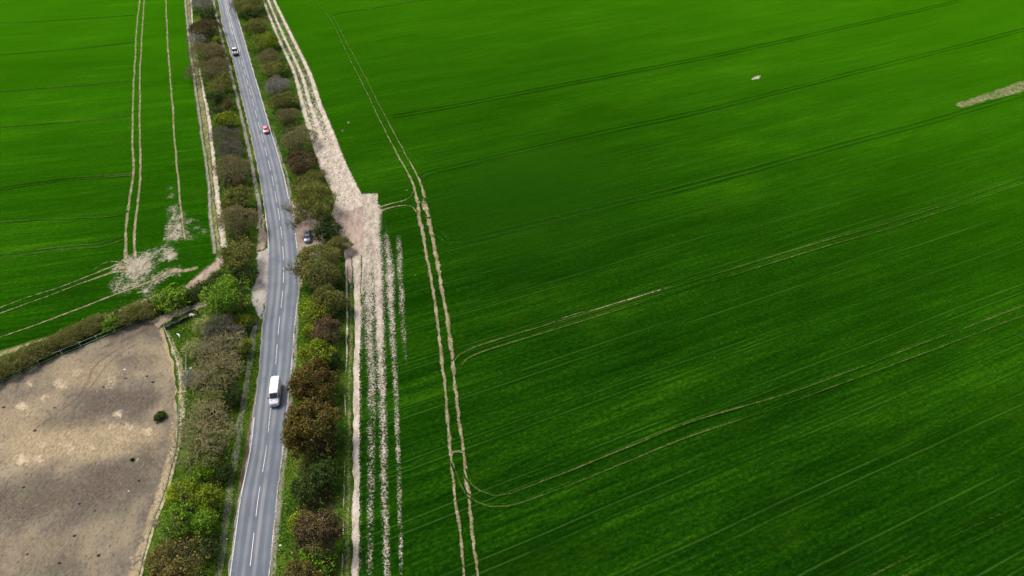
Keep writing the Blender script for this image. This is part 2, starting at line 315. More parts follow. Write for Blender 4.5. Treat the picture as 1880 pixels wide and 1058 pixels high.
def asphalt():
    t = NT('worn_asphalt'); a = t.attr('ac'); al = t.attr('al')
    vec = t.n('ShaderNodeCombineXYZ', {0: t.mul(a, 3.4), 1: t.mul(al, .045), 2: 0.0}).outputs[0]
    lon = t.noise(vec, 1.1, 3, .6); fine = t.noise(t.pos, 6.0, 3, .7); mid = t.noise(t.pos, .22, 4, .6)
    aw = t.add(a, t.mul(t.sub(t.noise(t.n('ShaderNodeCombineXYZ', {0: 0.0, 1: t.mul(al, .03), 2: 0.0}).outputs[0], 1.0, 2), .5), .12))
    def band(c, wd, soft): return t.sub(1.0, t.step(t.math('ABSOLUTE', t.sub(aw, c)), wd, wd + soft))
    tr = t.math('MAXIMUM', t.math('MAXIMUM', t.mul(band(-.66, .03, .14), .75), t.mul(band(-.26, .03, .12), .9)), t.math('MAXIMUM', t.mul(band(.24, .035, .11), 1.0), t.mul(band(.66, .03, .13), .55)))
    tr = t.mul(tr, t.step(t.add(t.mul(lon, .6), t.mul(mid, .4)), .30, .58))
    c = t.ramp(t.step(t.add(t.mul(mid, .5), t.mul(lon, .5)), .3, .7), [(0, (.076, .100, .132)), (1, (.106, .132, .166))])
    c = t.mix(t.mul(tr, .85), c, (.215, .225, .238))
    c = t.mix(t.mul(t.step(fine, .55, .8), .25), c, (.28, .275, .27)); c = t.mix(t.mul(t.step(fine, .42, .25), .35), c, (.08, .087, .095))
    edge = t.step(t.add(t.math('ABSOLUTE', a), t.mul(t.sub(t.noise(t.pos, .9, 4, .7), .5), .16)), .89, .965)
    c = t.mix(t.mul(edge, .9), c, t.ramp(t.noise(t.pos, 1.6, 3), [(.3, (.19, .155, .125)), (.7, (.36, .32, .28))]))
    # old repair patches
    pn = t.step(t.noise(t.n('ShaderNodeCombineXYZ', {0: t.mul(a, 1.2), 1: t.mul(al, .012), 2: 3.0}).outputs[0], 2.0, 1), .60, .64)
    c = t.mix(t.mul(pn, .25), c, (.15, .165, .19))
    return t.out(c, .75, fine, .25, .02, .3)
M_ROAD = asphalt()
nx = 12; V = []; ac = []; al = []; rngr = np.random.default_rng(5)
for k in range(nx + 1):
    a = k / nx; ex = 0.0
    xy = rl * (1 - a) + rr * a
    if k in (0, nx): xy = xy + ((rr - rl) / np.linalg.norm(rr - rl, axis=1)[:, None]) * (snoise(rngr, NR, 2.5) * .22)[:, None]
    V.append(np.column_stack([xy, np.full(NR, .045 + .07 * (1 - (2 * a - 1) ** 2))])); ac.append(np.full(NR, 2 * a - 1)); al.append(rdist)
V = np.stack(V, 1).reshape(-1, 3); i = (np.arange(NR - 1)[:, None] * (nx + 1) + np.arange(nx)[None]).ravel()
road = struct(mesh('road', V, [np.stack([i, i + 1, i + nx + 2, i + nx + 1], 1)[:, ::-1]], M_ROAD, pattr={'ac': np.stack(ac, 1).ravel(), 'al': np.stack(al, 1).ravel()}, smooth_shade=True), 'worn grey two lane road between the hedgerows')
def paint_mat(wear):
    t = NT('worn_road_paint_%d' % int(wear * 100)); n = t.step(t.add(t.mul(t.noise(t.pos, 2.2, 4, .75), .6), t.mul(t.noise(t.pos, .25, 2), .4)), wear - .10, wear + .06)
    return t.out(t.mix(n, (.17, .18, .195), (.58, .58, .57)), .6)
M_PAINT, M_PAINT2 = paint_mat(.44), paint_mat(.49)
def road_at(s, a):            # point on the road surface: s metres along, a in -1..1 across
    l = np.array([np.interp(s, rdist, rl[:, 0]), np.interp(s, rdist, rl[:, 1])]); r = np.array([np.interp(s, rdist, rr[:, 0]), np.interp(s, rdist, rr[:, 1])])
    f = (a + 1) / 2; return l * (1 - f) + r * f, .045 + .07 * (1 - a * a)
def marking(name, s0, s1, a, wd, mat, step=1.5):
    ss = np.linspace(s0, s1, max(2, int(abs(s1 - s0) / step) + 1)); V = []
    for s in ss:
        p, z = road_at(s, a); p2, _ = road_at(s + .3, a); d = (p2 - p) / np.linalg.norm(p2 - p); nrm = np.array([-d[1], d[0]]) * wd / 2
        V += [(*(p + nrm), z + .006), (*(p - nrm), z + .006)]
    F = [(2 * k, 2 * k + 1, 2 * k + 3, 2 * k + 2) for k in range(len(ss) - 1)]
    return mesh(name, V, [F], mat, parent=road)
def s_of(v, u):               # distance along the road of a pixel on it
    return rdist[np.argmin(np.linalg.norm(rc - P(u, v), axis=1))]
sanchor = s_of(948, 470.5); s_top = s_of(100, 440)
s = sanchor - 9 * int((sanchor - s_top) / 9)
while s < rdist[-1]:
    marking('lane_marking', s - 5.9, s, 0.0, .105, M_PAINT); s += 9
# double line with hatching at the far end
marking('double_line', 3, s_top - 2, .06, .15, M_PAINT); marking('double_line', 3, s_top - 22, -.12, .15, M_PAINT2)
marking('edge_line', 2, s_of(362, 531), .90, .12, M_PAINT, 1.2)
marking('edge_line', s_of(395, 488), s_of(470, 492), -.955, .15, M_PAINT2, 1.2)
marking('edge_line', s_of(425, 541), s_of(452, 545), .93, .15, M_PAINT2, 1.2)
marking('edge_line', s_of(560, 486), s_of(765, 466), .93, .12, paint_mat(.54), 1.2)
marking('edge_line', s_of(772, 460), rdist[-1] - 2, -.90, .13, M_PAINT, 1.2)
marking('edge_line', s_of(780, 520), rdist[-1] - 2, .935, .10, paint_mat(.55), 1.2)

# ---- lay-bys, footpath, earth
LAYL = [(476, 386), (483, 383), (490, 400), (495, 446), (496, 500), (490, 545), (484.5, 590), (481.5, 600), (473, 582), (465, 565), (460, 545), (463, 525), (469, 500), (470, 470), (470.5, 445), (473, 410)]
patch('lay_by', LAYL, over_mat('V', 'gravel', .55), 1.2, 1.05, .25, label='pale gravel lay by on the left side of the road')
patch('bare_earth', [(477, 384), (484, 384), (490, 420), (491, 455), (472, 462), (471, 440), (474, 410)], over_mat('V', 'dirt', .7), 1.4, .95, .3)
patch('bare_earth', [(465, 564), (470, 574), (481, 598), (479, 608), (470, 610), (464, 604)], over_mat('V', 'brown', .6), 1.2, 1.0, .3)
LAYR = [(529, 366), (545, 372), (562, 384), (585, 392), (606, 398), (597, 420), (600, 445), (596, 465), (580, 480), (560, 495), (556, 520), (551, 548), (544, 580), (540, 560), (545, 500), (540, 440), (534, 395)]
patch('lay_by', LAYR, over_mat('V', 'pinkdirt', .6), 1.4, 1.0, .3, label='stony earth lay by where the car is parked')
ribbon('footpath', [(384, -40), (391.5, 0), (402, 48), (412, 90), (423, 130), (439, 195), (455, 266), (466, 317), (474, 365), (477, 388), (475, 420)], 1.15, over_mat('V', 'path', .6), 1.0)
ribbon('footpath', [(468, 598), (464, 620), (459.6, 660), (453.5, 699), (446, 748), (437.5, 800), (432, 831), (420.7, 916), (410, 985), (399.5, 1058), (388, 1130)], 1.25, over_mat('V', 'path', .5), 1.05)
ribbon('bare_earth', [(484, 600), (481.5, 640), (476, 690), (467, 745), (458, 800), (449, 850), (437, 915), (425, 990)], 1.3, over_mat('V', 'brown', .8), [.75, .5, .45, .7, .8, .7, .5, .3])

# ---- chalk tracks between the right hedge and the wheat
new_area()
c_v = over_mat('V', 'chalk', .7); c_r = over_mat('R', 'chalk', .75); d_v = over_mat('V', 'pinkdirt', .7)
UPL = [(474, -30), (482, 0), (506, 64), (535, 128), (547, 170), (556, 210), (575, 266), (591, 312), (609, 349), (619, 370)]
UPR = [(493, -30), (504.5, 0), (540, 72), (570, 133), (588, 186), (616, 253), (632, 296), (652, 338), (662, 360), (668, 385)]
def up_cov(f, a):
    g = lambda c, w_: np.exp(-((f - c) / w_) ** 2)
    wd = np.interp(a, [0, .45, .7, 1], [.075, .075, .10, .16]); b = np.maximum(np.maximum(g(.15, wd) * .95, g(.46, wd) * np.interp(a, [0, .5, 1], [.85, .9, 1])), g(.86, wd * 1.25) * 1.05)
    mid = np.interp(a, [0, .45, .60, .72, .82, 1], [.14, .18, .28, .45, .78, .95]); e = np.clip(np.minimum(f, 1 - f) / .07, 0, 1)
    return np.maximum(b, mid * e) * np.where(e < 1, e, 1)
banded('chalk_track', [(472, -30), (479.5, 0), (503, 64), (532, 128), (544, 170), (553, 210), (571, 266), (587, 312), (605, 349), (612, 372), (606, 398)], [(495, -30), (507, 0), (543, 72), (573, 133), (591.5, 186), (619, 253), (635.5, 296), (656, 338), (667, 360), (672, 385), (674, 405)], over_mat('V', 'chalk', .7, 1.9, 1.7, soft=(.30, .85)), up_cov, 30, 500, 'pale chalk farm track running up beside the right hedgerow')
patch('track_junction', [(597, 399), (612, 392), (640, 385), (678, 376), (682, 400), (681, 440), (674, 480), (664, 540), (650, 540), (634, 500), (632, 470), (624, 440), (612, 415)], over_mat('C', 'pinkdirt', .5), 1.3, 1.05, .3, label='brown earth junction where the farm tracks meet')
HV = [354, 358, 380, 430, 480, 520, 560, 610, 660, 704, 800, 900, 1000, 1090]
HA = ([677, 677, 678, 676, 676, 677, 678, 679, 681, 682, 681, 681, 679, 678], [15, 15, 16, 13, 12, 11, 10, 9, 8, 8, 7, 6.5, 6, 6], [0, .95, .9, .85, .80, .72, .64, .56, .50, .44, .40, .37, .34, .33])
HB_ = ([688, 688, 690, 688, 691, 694, 695.5, 697, 699, 701, 704, 705, 709, 710], [6, 6, 8, 9, 9, 8.5, 8, 7.5, 7, 6.5, 6.2, 6, 6, 6], [0, 1.0, 1.1, 1.15, 1.15, 1.1, 1.0, .92, .82, .72, .62, .57, .54, .52])
HC = ([706, 706, 706, 709, 715, 716, 717, 720, 724, 726, 730, 733, 736, 737], [3, 3, 4, 5, 6.5, 7, 6, 5.5, 5, 4.6, 4.2, 4.2, 4.2, 4], [0, 0, .2, .34, .62, .70, .62, .48, .43, .45, .46, .42, .36, .10])
HD = ([730, 730, 730, 731, 734, 736, 738, 741, 745, 748, 750, 750, 750, 750], [5.0] * 14, [0, 0, 0, .20, .40, .40, .36, .30, .1, 0, 0, 0, 0, 0])
HE = ([664, 664, 668, 668, 664, 660, 660, 660, 660, 660, 660, 660, 660, 660], [12, 12, 12, 12, 10, 9, 8, 6, 5, 5, 5, 5, 5, 5], [0, .9, 1.2, 1.2, 1.1, .9, .6, .4, .3, .25, .2, .2, .2, .2])
NRW = 520; hv = np.concatenate([np.linspace(354, 470, 140), np.linspace(471, 1090, NRW - 140)]); V, cv = [], []
rngh = np.random.default_rng(77)
for v_ in hv:
    us = np.linspace(np.interp(v_, [354, 362, 400, 430, 640, 641], [662, 664, 669, 669, 661, 660]) + rngh.uniform(-1.5, 1.5), 752, 62); c_ = np.zeros(62)
    for cu, hw_, st_ in (HA, HB_, HC, HD, HE): c_ = np.maximum(c_, np.interp(v_, [0, 580, 700], [1, 1, .88]) * np.interp(v_, HV, st_) * np.exp(-((us - np.interp(v_, HV, cu)) / np.interp(v_, HV, hw_)) ** 2 * .9))
    if v_ < 375: c_ = np.where(us < 694, c_, 0)
    if v_ < 430: c_ = np.where(us > 703, c_ * .3, c_)
    V += [(*P(u_, v_), .0195) for u_ in us]; cv.append(c_)
i_ = (np.arange(NRW - 1)[:, None] * 62 + np.arange(61)[None]).ravel()
struct(mesh('chalk_headland', V, [np.stack([i_, i_ + 62, i_ + 63, i_ + 1], 1)], over_mat('R', 'chalk', .5, 2.1, 2.3, soft=(.20, 1.0), top=.84), pattr={'ac': np.zeros(len(V)), 'cov': np.concatenate(cv)}), 'speckled pale chalk strips along the edge of the right wheat field')
ribbon('chalk_track', [(655, 470), (655, 522), (654.5, 607), (654.5, 671), (654, 740), (654, 800), (653.5, 898), (651.5, 1000), (650, 1058), (648, 1120)], [2.2, 1.9, 1.9, 2.0, 1.8, 1.55, 1.5, 1.5, 1.45, 1.4], over_mat('V', 'chalk', .45), 1.08, jit=.15, label='solid pale chalk farm track right of the hedgerow')
for k, (u, v) in enumerate([(762, 505), (764, 512), (776, 500), (771, 560), (768, 575), (741, 590), (752, 640), (700, 440), (720, 425), (640, 225), (628, 240), (745, 350), (812, 440), (800, 420), (755, 650)]):
    patch('chalk_spot', [(u - 6, v - 3), (u + 5, v - 4), (u + 7, v + 3), (u - 4, v + 4)], over_mat('R', 'straw', .6, 2.2, 2.4), 1.4, .36, .2, .5, seed=k)
# thin chalk path under the right side of the hedge
ribbon('footpath', [(636, 490), (637, 540), (638, 590), (637, 619), (637.5, 656), (635.6, 736), (635.6, 805), (634, 911), (631, 990), (628, 1058), (625, 1110)], .50, over_mat('V', 'chalk', .5), [1, 1, 1, 1, 1, .85, .6, .95, .95, .85, .8], seed=2, label='thin worn footpath line beside the chalk farm track')
ribbon('dry_verge', [(645, 520), (644, 607), (641, 700), (641, 800), (640, 898), (638, 1000), (636, 1070)], 1.3, over_mat('V', 'weedy', .7), .40)
ribbon('dry_verge', [(541, 560), (545, 600), (540, 683), (533, 750), (525, 830), (515, 911), (508, 985), (500, 1060)], 1.1, over_mat('V', 'path', .7), [.6, .7, .75, .7, .7, .75, .7, .7], seed=3)
ribbon('dry_verge', [(500, 240), (523, 310), (535, 362)], 1.0, over_mat('V', 'path', .7), .55)

# ---- wheel tracks round the headland of the right field
h_r = over_mat('R', 'rutmud', .55, 1.7, 1.9)
L1 = [(580, 0), (609.6, 40), (636, 96), (671, 165), (700, 226), (729, 282), (753, 325), (762, 350), (768, 376), (770, 399), (776.6, 433), (786, 487), (792.6, 522.6), (800, 565), (805, 608), (809.6, 650), (816, 704), (821, 760), (825, 800), (828.8, 836.7), (832.4, 873), (836, 910), (842, 959), (847, 1008), (852, 1058), (858, 1120)]
L2 = [(611, 29), (636, 77), (673, 146), (700, 199.5), (742.5, 280), (764, 318), (774.5, 346), (780, 369), (787, 408), (794.7, 439.6), (801, 473), (809.6, 522.6), (817, 565), (825.5, 618), (831, 661), (835, 704), (842, 760), (847, 800), (851, 836.7), (855.7, 878), (860.6, 915), (868, 983.5), (874, 1032), (877.7, 1058), (884, 1120)]
ribbon('wheel_track', L1, np.interp(np.arange(len(L1)), [0, 4, 6, 9, 12, 25], [.5, .5, .8, 1.1, .85, .62]), h_r, np.interp(np.arange(len(L1)), [0, 2, 4, 6, 8, 14, 25], [.28, .30, .48, .80, .98, .82, .66]), seed=1, jit=.5, step=.4, label='left bare wheel track of the pair along the wheat headland')
ribbon('wheel_track', L2, np.interp(np.arange(len(L2)), [0, 4, 6, 8, 12, 24], [.5, .5, .7, 1.25, .95, .62]), h_r, np.interp(np.arange(len(L2)), [0, 3, 5, 7, 14, 24], [.32, .42, .75, 1.0, .85, .68]), seed=2, jit=.5, step=.4, label='right bare wheel track of the pair along the wheat headland')
o_r = over_mat('R', 'olive', .5, 1.3, 2.0)
ribbon('wheel_track', [(694, 381), (719, 374), (740, 369), (752, 363), (759, 352)], .6, h_r, [.95, .8, .5, .45, .4], seed=5)
ribbon('wheel_track', [(696, 388), (712, 383), (728, 379), (745, 377), (757, 380), (766, 390)], .7, h_r, [1.0, .95, .6, .45, .45, .5], seed=6)
ribbon('wheel_track', [(768, 372), (777, 371), (783, 374)], 1.0, h_r, .8, seed=6)
ribbon('wheel_track', [(828, 833), (840, 829), (851, 832)], .6, h_r, .75, seed=7)
patch('chalk_spot', [(770, 360), (784, 366), (792, 395), (785, 402), (774, 385)], over_mat('R', 'straw', .6, 2.0), 1.2, .55, .25, .5)

# ---- tramlines across the wheat: wheel ruts pressed into the standing crop
new_area()
def crop_rut(name, pts, base='R', soilk='rut', wd=.55, hgt=.09, cov=.75, world=False, step=1.5):
    q = smooth(np.asarray(pts, float) if world else PXE(pts), step); n = len(q); rng = np.random.default_rng(n)
    tan = np.gradient(q, axis=0); tan /= np.linalg.norm(tan, axis=1)[:, None]; nor = np.stack([-tan[:, 1], tan[:, 0]], 1)
    q = q + nor * (snoise(rng, n, 8) * .12)[:, None]; zz = nextz() * .3
    prof = [(-1.0, 0, 1), (-.62, .8, .9), (-.42, 1, .75), (-.25, .12, .1), (0, .05, 0), (.25, .12, .1), (.42, 1, .75), (.62, .8, .9), (1.0, 0, 1)]
    V, ac = [], []
    for a, h, e in prof:
        hh = hgt * h * (1 + .3 * snoise(rng, n, 3)); V.append(np.column_stack([q + nor * (a * wd * (1 + .1 * snoise(rng, n, 4)))[:, None], zz + hh])); ac.append(np.full(n, e))
    m = len(prof); V = np.stack(V, 1).reshape(-1, 3); cv = np.clip(cov + .22 * snoise(rng, n, 30) + .22 * snoise(rng, n, 6), 0, 1.1)
    i = (np.arange(n - 1)[:, None] * m + np.arange(m - 1)[None]).ravel()
    return struct(mesh(name, V, [np.stack([i, i + 1, i + m + 1, i + m], 1)], over_mat(base, soilk, .75, 1.2, 2.0), pattr={'ac': np.stack(ac, 1).ravel(), 'cov': np.repeat(cv, m)}, smooth_shade=True))
def offset(poly, d):
    q = smooth(poly, 2.0); tan = np.gradient(q, axis=0); tan /= np.linalg.norm(tan, axis=1)[:, None]; return q + np.stack([-tan[:, 1], tan[:, 0]], 1) * d
TR = {
 'D': ([(720, 214), (760, 208), (900, 182), (1100, 143), (1300, 105), (1399, 84), (1640, 30), (1760, 2)], 'rut', .7),
 'A': ([(772, 326), (785, 318), (834, 306), (940, 281), (1120, 240), (1300, 201), (1590, 128), (1775, 82), (1920, 44)], 'rut', .7),
 'B': ([(800, 428), (815, 440), (845, 443), (1000, 407), (1300, 334), (1559, 263), (1747, 212), (1920, 160)], 'rut', .75),
 'C': ([(840, 668), (850, 656), (876, 643), (1000, 604), (1189, 545), (1293, 514), (1500, 452), (1686, 397), (1920, 316)], 'olive', .46),
}
for k, (pts, sk, cv) in TR.items():
    wp = PXE(pts); crop_rut('tramline', offset(wp, 1.0), 'R', sk, cov=cv, world=True); crop_rut('tramline', offset(wp, -1.0), 'R', sk, cov=cv, world=True)
crop_rut('tramline', [(831, 850), (838, 872), (846, 892), (856, 908), (876.5, 922), (901, 929.7), (928, 928.5), (962, 920), (1016, 900), (1060, 884), (1150, 847), (1270, 799), (1472, 731), (1700, 646), (1910, 567)], 'R', 'olive', .50, .10, .48)
crop_rut('tramline', [(852, 862), (857, 877), (866, 890), (881, 901), (908, 910), (937.6, 905), (979, 889), (1060, 859), (1150, 822), (1262, 777), (1472, 713), (1700, 628), (1910, 549)], 'R', 'olive', .50, .10, .48)
wp = PXE([(1560, 1090), (1737, 1003), (1880, 936), (1960, 899)])
crop_rut('tramline', offset(wp, 1.0), 'R', 'olive', cov=.36, world=True); crop_rut('tramline', offset(wp, -1.0), 'R', 'olive', cov=.36, world=True)
crop_rut('tramline', [(611, 29), (625, 24), (700, 13), (800, -4)], 'R', 'olive', .5, .1, .7)
ribbon('wheel_track', [(1010, 594), (1050, 580), (1100, 566), (1180, 542), (1235, 526)], .55, over_mat('R', 'straw', .5, 1.8, 2.0), [.45, .7, .7, .5, .3])
patch('bare_strip', [(1748, 191), (1815, 168), (1890, 142), (1890, 169), (1815, 186), (1767, 201)], over_mat('R', 'weedy', .35, 1.7, 1.2), 1.0, .50, .2, round_=False, label='rectangular bare weedy strip at the right edge of the wheat')
patch('bare_spot', [(1374, 147), (1388, 139), (1400, 139), (1396, 144), (1384, 148)], over_mat('R', 'chalk', .4, top=.8), 1.2, .80, .3, .5, label='small isolated pale bare spot in the right wheat field')
patch('bare_spot', [(1305, 657), (1312, 655), (1318, 656), (1311, 660)], over_mat('R', 'straw', .5), .5, .7, .1, .4)

new_area()
# ---- left field: wheel tracks, burst of chalk where the machines turn
h_l = over_mat('L', 'rutmud', .6, 1.7, 1.9); c_l = over_mat('L', 'chalk', .7, 1.6)
patch('chalk_patch', [(290, 320), (330, 320), (350, 385), (385, 395), (390, 450), (350, 460), (330, 462), (338, 480), (340, 510), (330, 530), (300, 560), (262, 572), (225, 555), (195, 545), (190, 510), (205, 480), (215, 455), (260, 450), (290, 440), (298, 380)], over_mat('L', 'leftchalk', .6, 2.0, 1.5, soft=(.16, 1.0), top=.80), 1.5, 1, .4, .6, label='scuffed pale chalk where the machines turn in the left wheat field', covfn=blobs([
 (322, 430, 12, .80), (326, 415, 11, .75), (316, 418, 10, .70), (322, 400, 10, .58), (318, 385, 9, .45), (332, 392, 6, .5), (314, 360, 6, .36), (312, 345, 5, .3), (345, 408, 7, .36), (361, 418, 4, .42), (361, 405, 3.5, .36), (374, 425, 6, .30), (350, 436, 7, .32),
 (250, 487, 17, 1.15), (238, 480, 10, 1.0), (262, 493, 12, 1.05), (245, 508, 8, .9), (246, 524, 6, .85), (268, 533, 8, .6), (272, 546, 8, .55), (258, 512, 7, .7), (283, 520, 8, .5), (315, 470, 8, 1.0), (308, 464, 8, .75), (300, 458, 9, .55), (285, 465, 10, .50), (272, 468, 9, .6), (300, 506, 8, .9), (285, 513, 8, .85), (330, 497, 8, .7), (315, 499, 8, .8), (226, 490, 8, .95), (214, 524, 12, .42), (230, 530, 10, .50), (222, 512, 8, .5), (300, 475, 6, .6), (212, 492, 8, .6)]))
M1 = [(260, -30), (257, 0), (252, 40), (248, 106), (244, 186), (243.5, 260), (245, 314), (236, 381), (231, 426), (231, 475)]
M2 = [(268, -30), (265, 0), (260.6, 66), (257, 133), (256.6, 213), (257.7, 279), (258.5, 314), (252, 381), (246.5, 426), (249, 475)]
ribbon('wheel_track', M1, [.7] * 5 + [.75, .8, .75, .75, .9], h_l, [.85] * 7 + [.9, .95, 1], seed=21, label='left wheel track of the pair running up the left wheat field')
ribbon('wheel_track', M2, [.7] * 5 + [.75, .8, .75, .75, .9], h_l, [.82] * 7 + [.85, .95, 1], seed=22, label='right wheel track of the pair running up the left wheat field')
ribbon('wheel_track', [(303, -30), (304.5, 0), (307.7, 80), (313, 146), (317, 199.5), (323, 285), (330, 365), (335.6, 407), (339.6, 439)], .62, h_l, [.9, .9, .95, .9, .95, .9, .9, 1, 1], seed=23, label='single pale wheel track in the left wheat field')
Q1 = [(231, 486), (215, 486), (199.5, 492), (160, 508), (106, 529), (53, 545), (0, 565), (-40, 580)]
Q2 = [(231, 497), (210, 499), (191.5, 505), (146, 521), (93, 542), (40, 561), (0, 575.5), (-40, 590)]
Q3 = [(364, 492), (335, 497), (314, 497), (292.6, 510), (253, 526), (213, 540), (160, 561), (106, 581), (53, 601), (0, 619), (-40, 634)]
ribbon('wheel_track', Q1, [1.2, 1.1, .8, .55, .5, .5, .5, .5], h_l, [1, .95, .8, .62, .55, .5, .5, .5], seed=24)
ribbon('wheel_track', Q2, [1.2, 1.1, .8, .55, .5, .5, .5, .5], h_l, [1, .9, .75, .62, .58, .5, .55, .5], seed=25)
ribbon('wheel_track', Q3, [1.6, 1.6, 1.8, 1.2, .8, .6, .6, .55, .5, .5, .5], h_l, [.9, .95, 1, 1, .95, .85, .75, .85, .7, .65, .6], seed=26)
ribbon('wheel_track', [(231, 486), (210, 480), (190, 484), (170, 497)], .6, h_l, [.9, .5, .4, .3], seed=27)
for pts in ([(0, 468), (120, 452), (186, 446), (225, 434)], [(0, 475), (120, 458), (190, 452), (226, 440)], [(0, 344), (70, 334), (130, 327), (200, 322), (242, 319)], [(0, 349), (70, 338), (130, 331), (200, 325), (242, 322)],
            [(-20, 170), (100, 160), (240, 149)], [(-20, 234), (100, 226), (180, 219), (240, 212)], [(-20, 103), (100, 93), (180, 86), (246, 78)], [(-20, 43), (100, 38), (249, 28)], [(-20, 409), (100, 402), (200, 398), (236, 388)]):
    crop_rut('tramline', pts, 'L', 'olive', .5, .10, .68)
# track along the left hedge
patch('dry_verge', [(336, -30), (352, -30), (355, 45), (369, 138), (382, 207), (392, 279), (398, 330), (408, 420), (411, 455), (400, 480), (395, 466), (391, 434), (386, 386), (381, 320), (370, 239), (357, 149), (347, 80)], over_mat('V', 'weedy', .45, 1.8), 1.0, .60, .3, label='weedy strip between the left wheat and the left hedgerow')
ribbon('chalk_track', [(337, -30), (340, 0), (347.6, 80), (357, 149), (370, 245), (381, 320), (386, 386), (391, 434), (395, 466)], 1.1, over_mat('V', 'path', .6), [.9, .9, .9, .8, .7, .75, .9, .85, .7], seed=31)
ribbon('chalk_track', [(350, -20), (352, 20), (354, 50), (360, 95), (367.5, 138), (381, 207), (389, 266), (395, 320), (401, 373), (407, 421), (411, 453), (408, 480)], [.8, .8, .7, .6, .9, 1.2, 1.2, 1.3, 1.5, 1.6, 1.7, 1.8], over_mat('V', 'chalk', .6), [.9, .9, .8, .35, .75, 1, .95, .95, 1, 1, 1, 1], seed=32, label='chalk track along the left hedgerow')
ribbon('dirt_track', [(409, 462), (406, 478), (395, 491), (374, 506), (348, 527), (322, 545), (290, 560)], [2.0, 2.6, 3.0, 3.0, 3.0, 2.2, 1.6], over_mat('V', 'pinkdirt', .6), [1, 1, 1, 1, 1, .8, .5], seed=33, label='earth farm track curving behind the hedge corner')
ribbon('dry_verge', [(300, 540), (268, 551), (232, 568), (186, 588), (98, 619), (0, 650), (-40, 664)], [2.2, 2.2, 2.2, 2.0, 1.8, 2.0, 2.0], over_mat('V', 'weedy', .5), [.7, .75, .85, .75, .5, .75, .6], seed=34)
ribbon('dirt_track', [(388, 552), (372, 559), (345, 568), (319, 577), (298, 586), (280, 596)], [2.2, 2.4, 2.6, 2.8, 3.2, 4.0], over_mat('V', 'dirt', .5), 1.05, seed=35, label='earth track leading from the hedge into the paddock')

# ---- paddock wear
new_area()
PB = [(300.5, 603), (308.5, 622), (319, 648), (328.5, 683), (331, 709.6), (330, 741), (327, 776), (323, 816), (314, 858), (300.5, 905.7), (282, 953.5), (266, 1004), (252.7, 1058), (244, 1090)]
ribbon('bare_earth', [(u - 7, v) for u, v in PB], [1.5, 1.8, 1.8, 1.7, 1.6, 1.8, 2, 2, 2, 2, 2, 2, 2, 2], over_mat('P', 'tan', .6, 1.8), [.7, .75, .8, .8, .6, .55, .5, .5, .55, .75, .65, .75, .7, .7], seed=41)
ribbon('dry_verge', [(u + 5, v) for u, v in PB], [1.0, 1.4, 2.0, 2.2, 2.4, 2.0, 1.4, .8, .7, .7, .6, .6, .6, .6], over_mat('V', 'straw', .6, 1.8), [.7, .55, .6, .65, .7, .6, .5, .6, .7, .75, .8, .85, .85, .85], seed=42)
for k, (u, v, r, cv) in enumerate([(144, 680, 13, .75), (114, 707, 17, .6), (50, 706, 12, .7), (85, 733, 13, .65), (40, 748, 12, .75), (45, 762, 8, .8), (215, 763, 12, .7), (237, 781, 13, .75), (269, 792, 15, .9), (202, 781, 12, .6), (221, 810, 14, .6), (128, 821, 16, .8), (80, 816, 16, .75), (165, 820, 12, .7), (37, 844, 15, .85), (70, 845, 13, .85), (2, 822, 10, .8), (72, 928, 9, .7), (250, 845, 14, .4), (285, 960, 8, .6), (262, 990, 9, .8), (247, 1026, 10, .85), (205, 700, 22, .35), (20, 900, 20, .3)]):
    rg = np.random.default_rng(k); pp = [(u + r * 1.15 * math.cos(a) * rg.uniform(.45, 1.5), v + r * .8 * math.sin(a) * rg.uniform(.45, 1.5)) for a in np.linspace(0, 2 * math.pi, 9)[:-1]]
    patch('straw_patch', pp, over_mat('P', 'straw', .6, 2.0, 1.5), 2.0, cv * 1.3, .3, .7, seed=k)
ribbon('dark_earth', [(185, 640), (210, 632), (235, 622), (262, 608), (285, 597)], [1.0, 1.8, 2.0, 2.2, 2.6], over_mat('P', 'brown', .6, 1.4, 1.4), [.7, .8, .75, .75, .7], seed=43)
d_p = over_mat('P', 'brown', .5, 1.6, 2.0)
ribbon('wheel_track', [(64, 789), (100, 762), (127.6, 741), (157, 707), (170, 677.6), (191.5, 656), (234, 632), (260.6, 620)], .42, d_p, [.6, .6, .65, .7, .7, .6, .6, .5], seed=44)
ribbon('wheel_track', [(75, 800), (115, 768), (143.6, 741), (175.5, 699), (202, 664), (240, 637), (265, 624)], .36, d_p, [.5, .5, .6, .6, .6, .5, .4], seed=45)
for k in range(5):
    ribbon('wheel_track', [(0, 905 + 9 * k), (30, 922 + 8 * k), (70, 925 + 6 * k), (105, 905 + 6 * k), (125, 885 + 6 * k)], .42, d_p, .72, seed=50 + k)

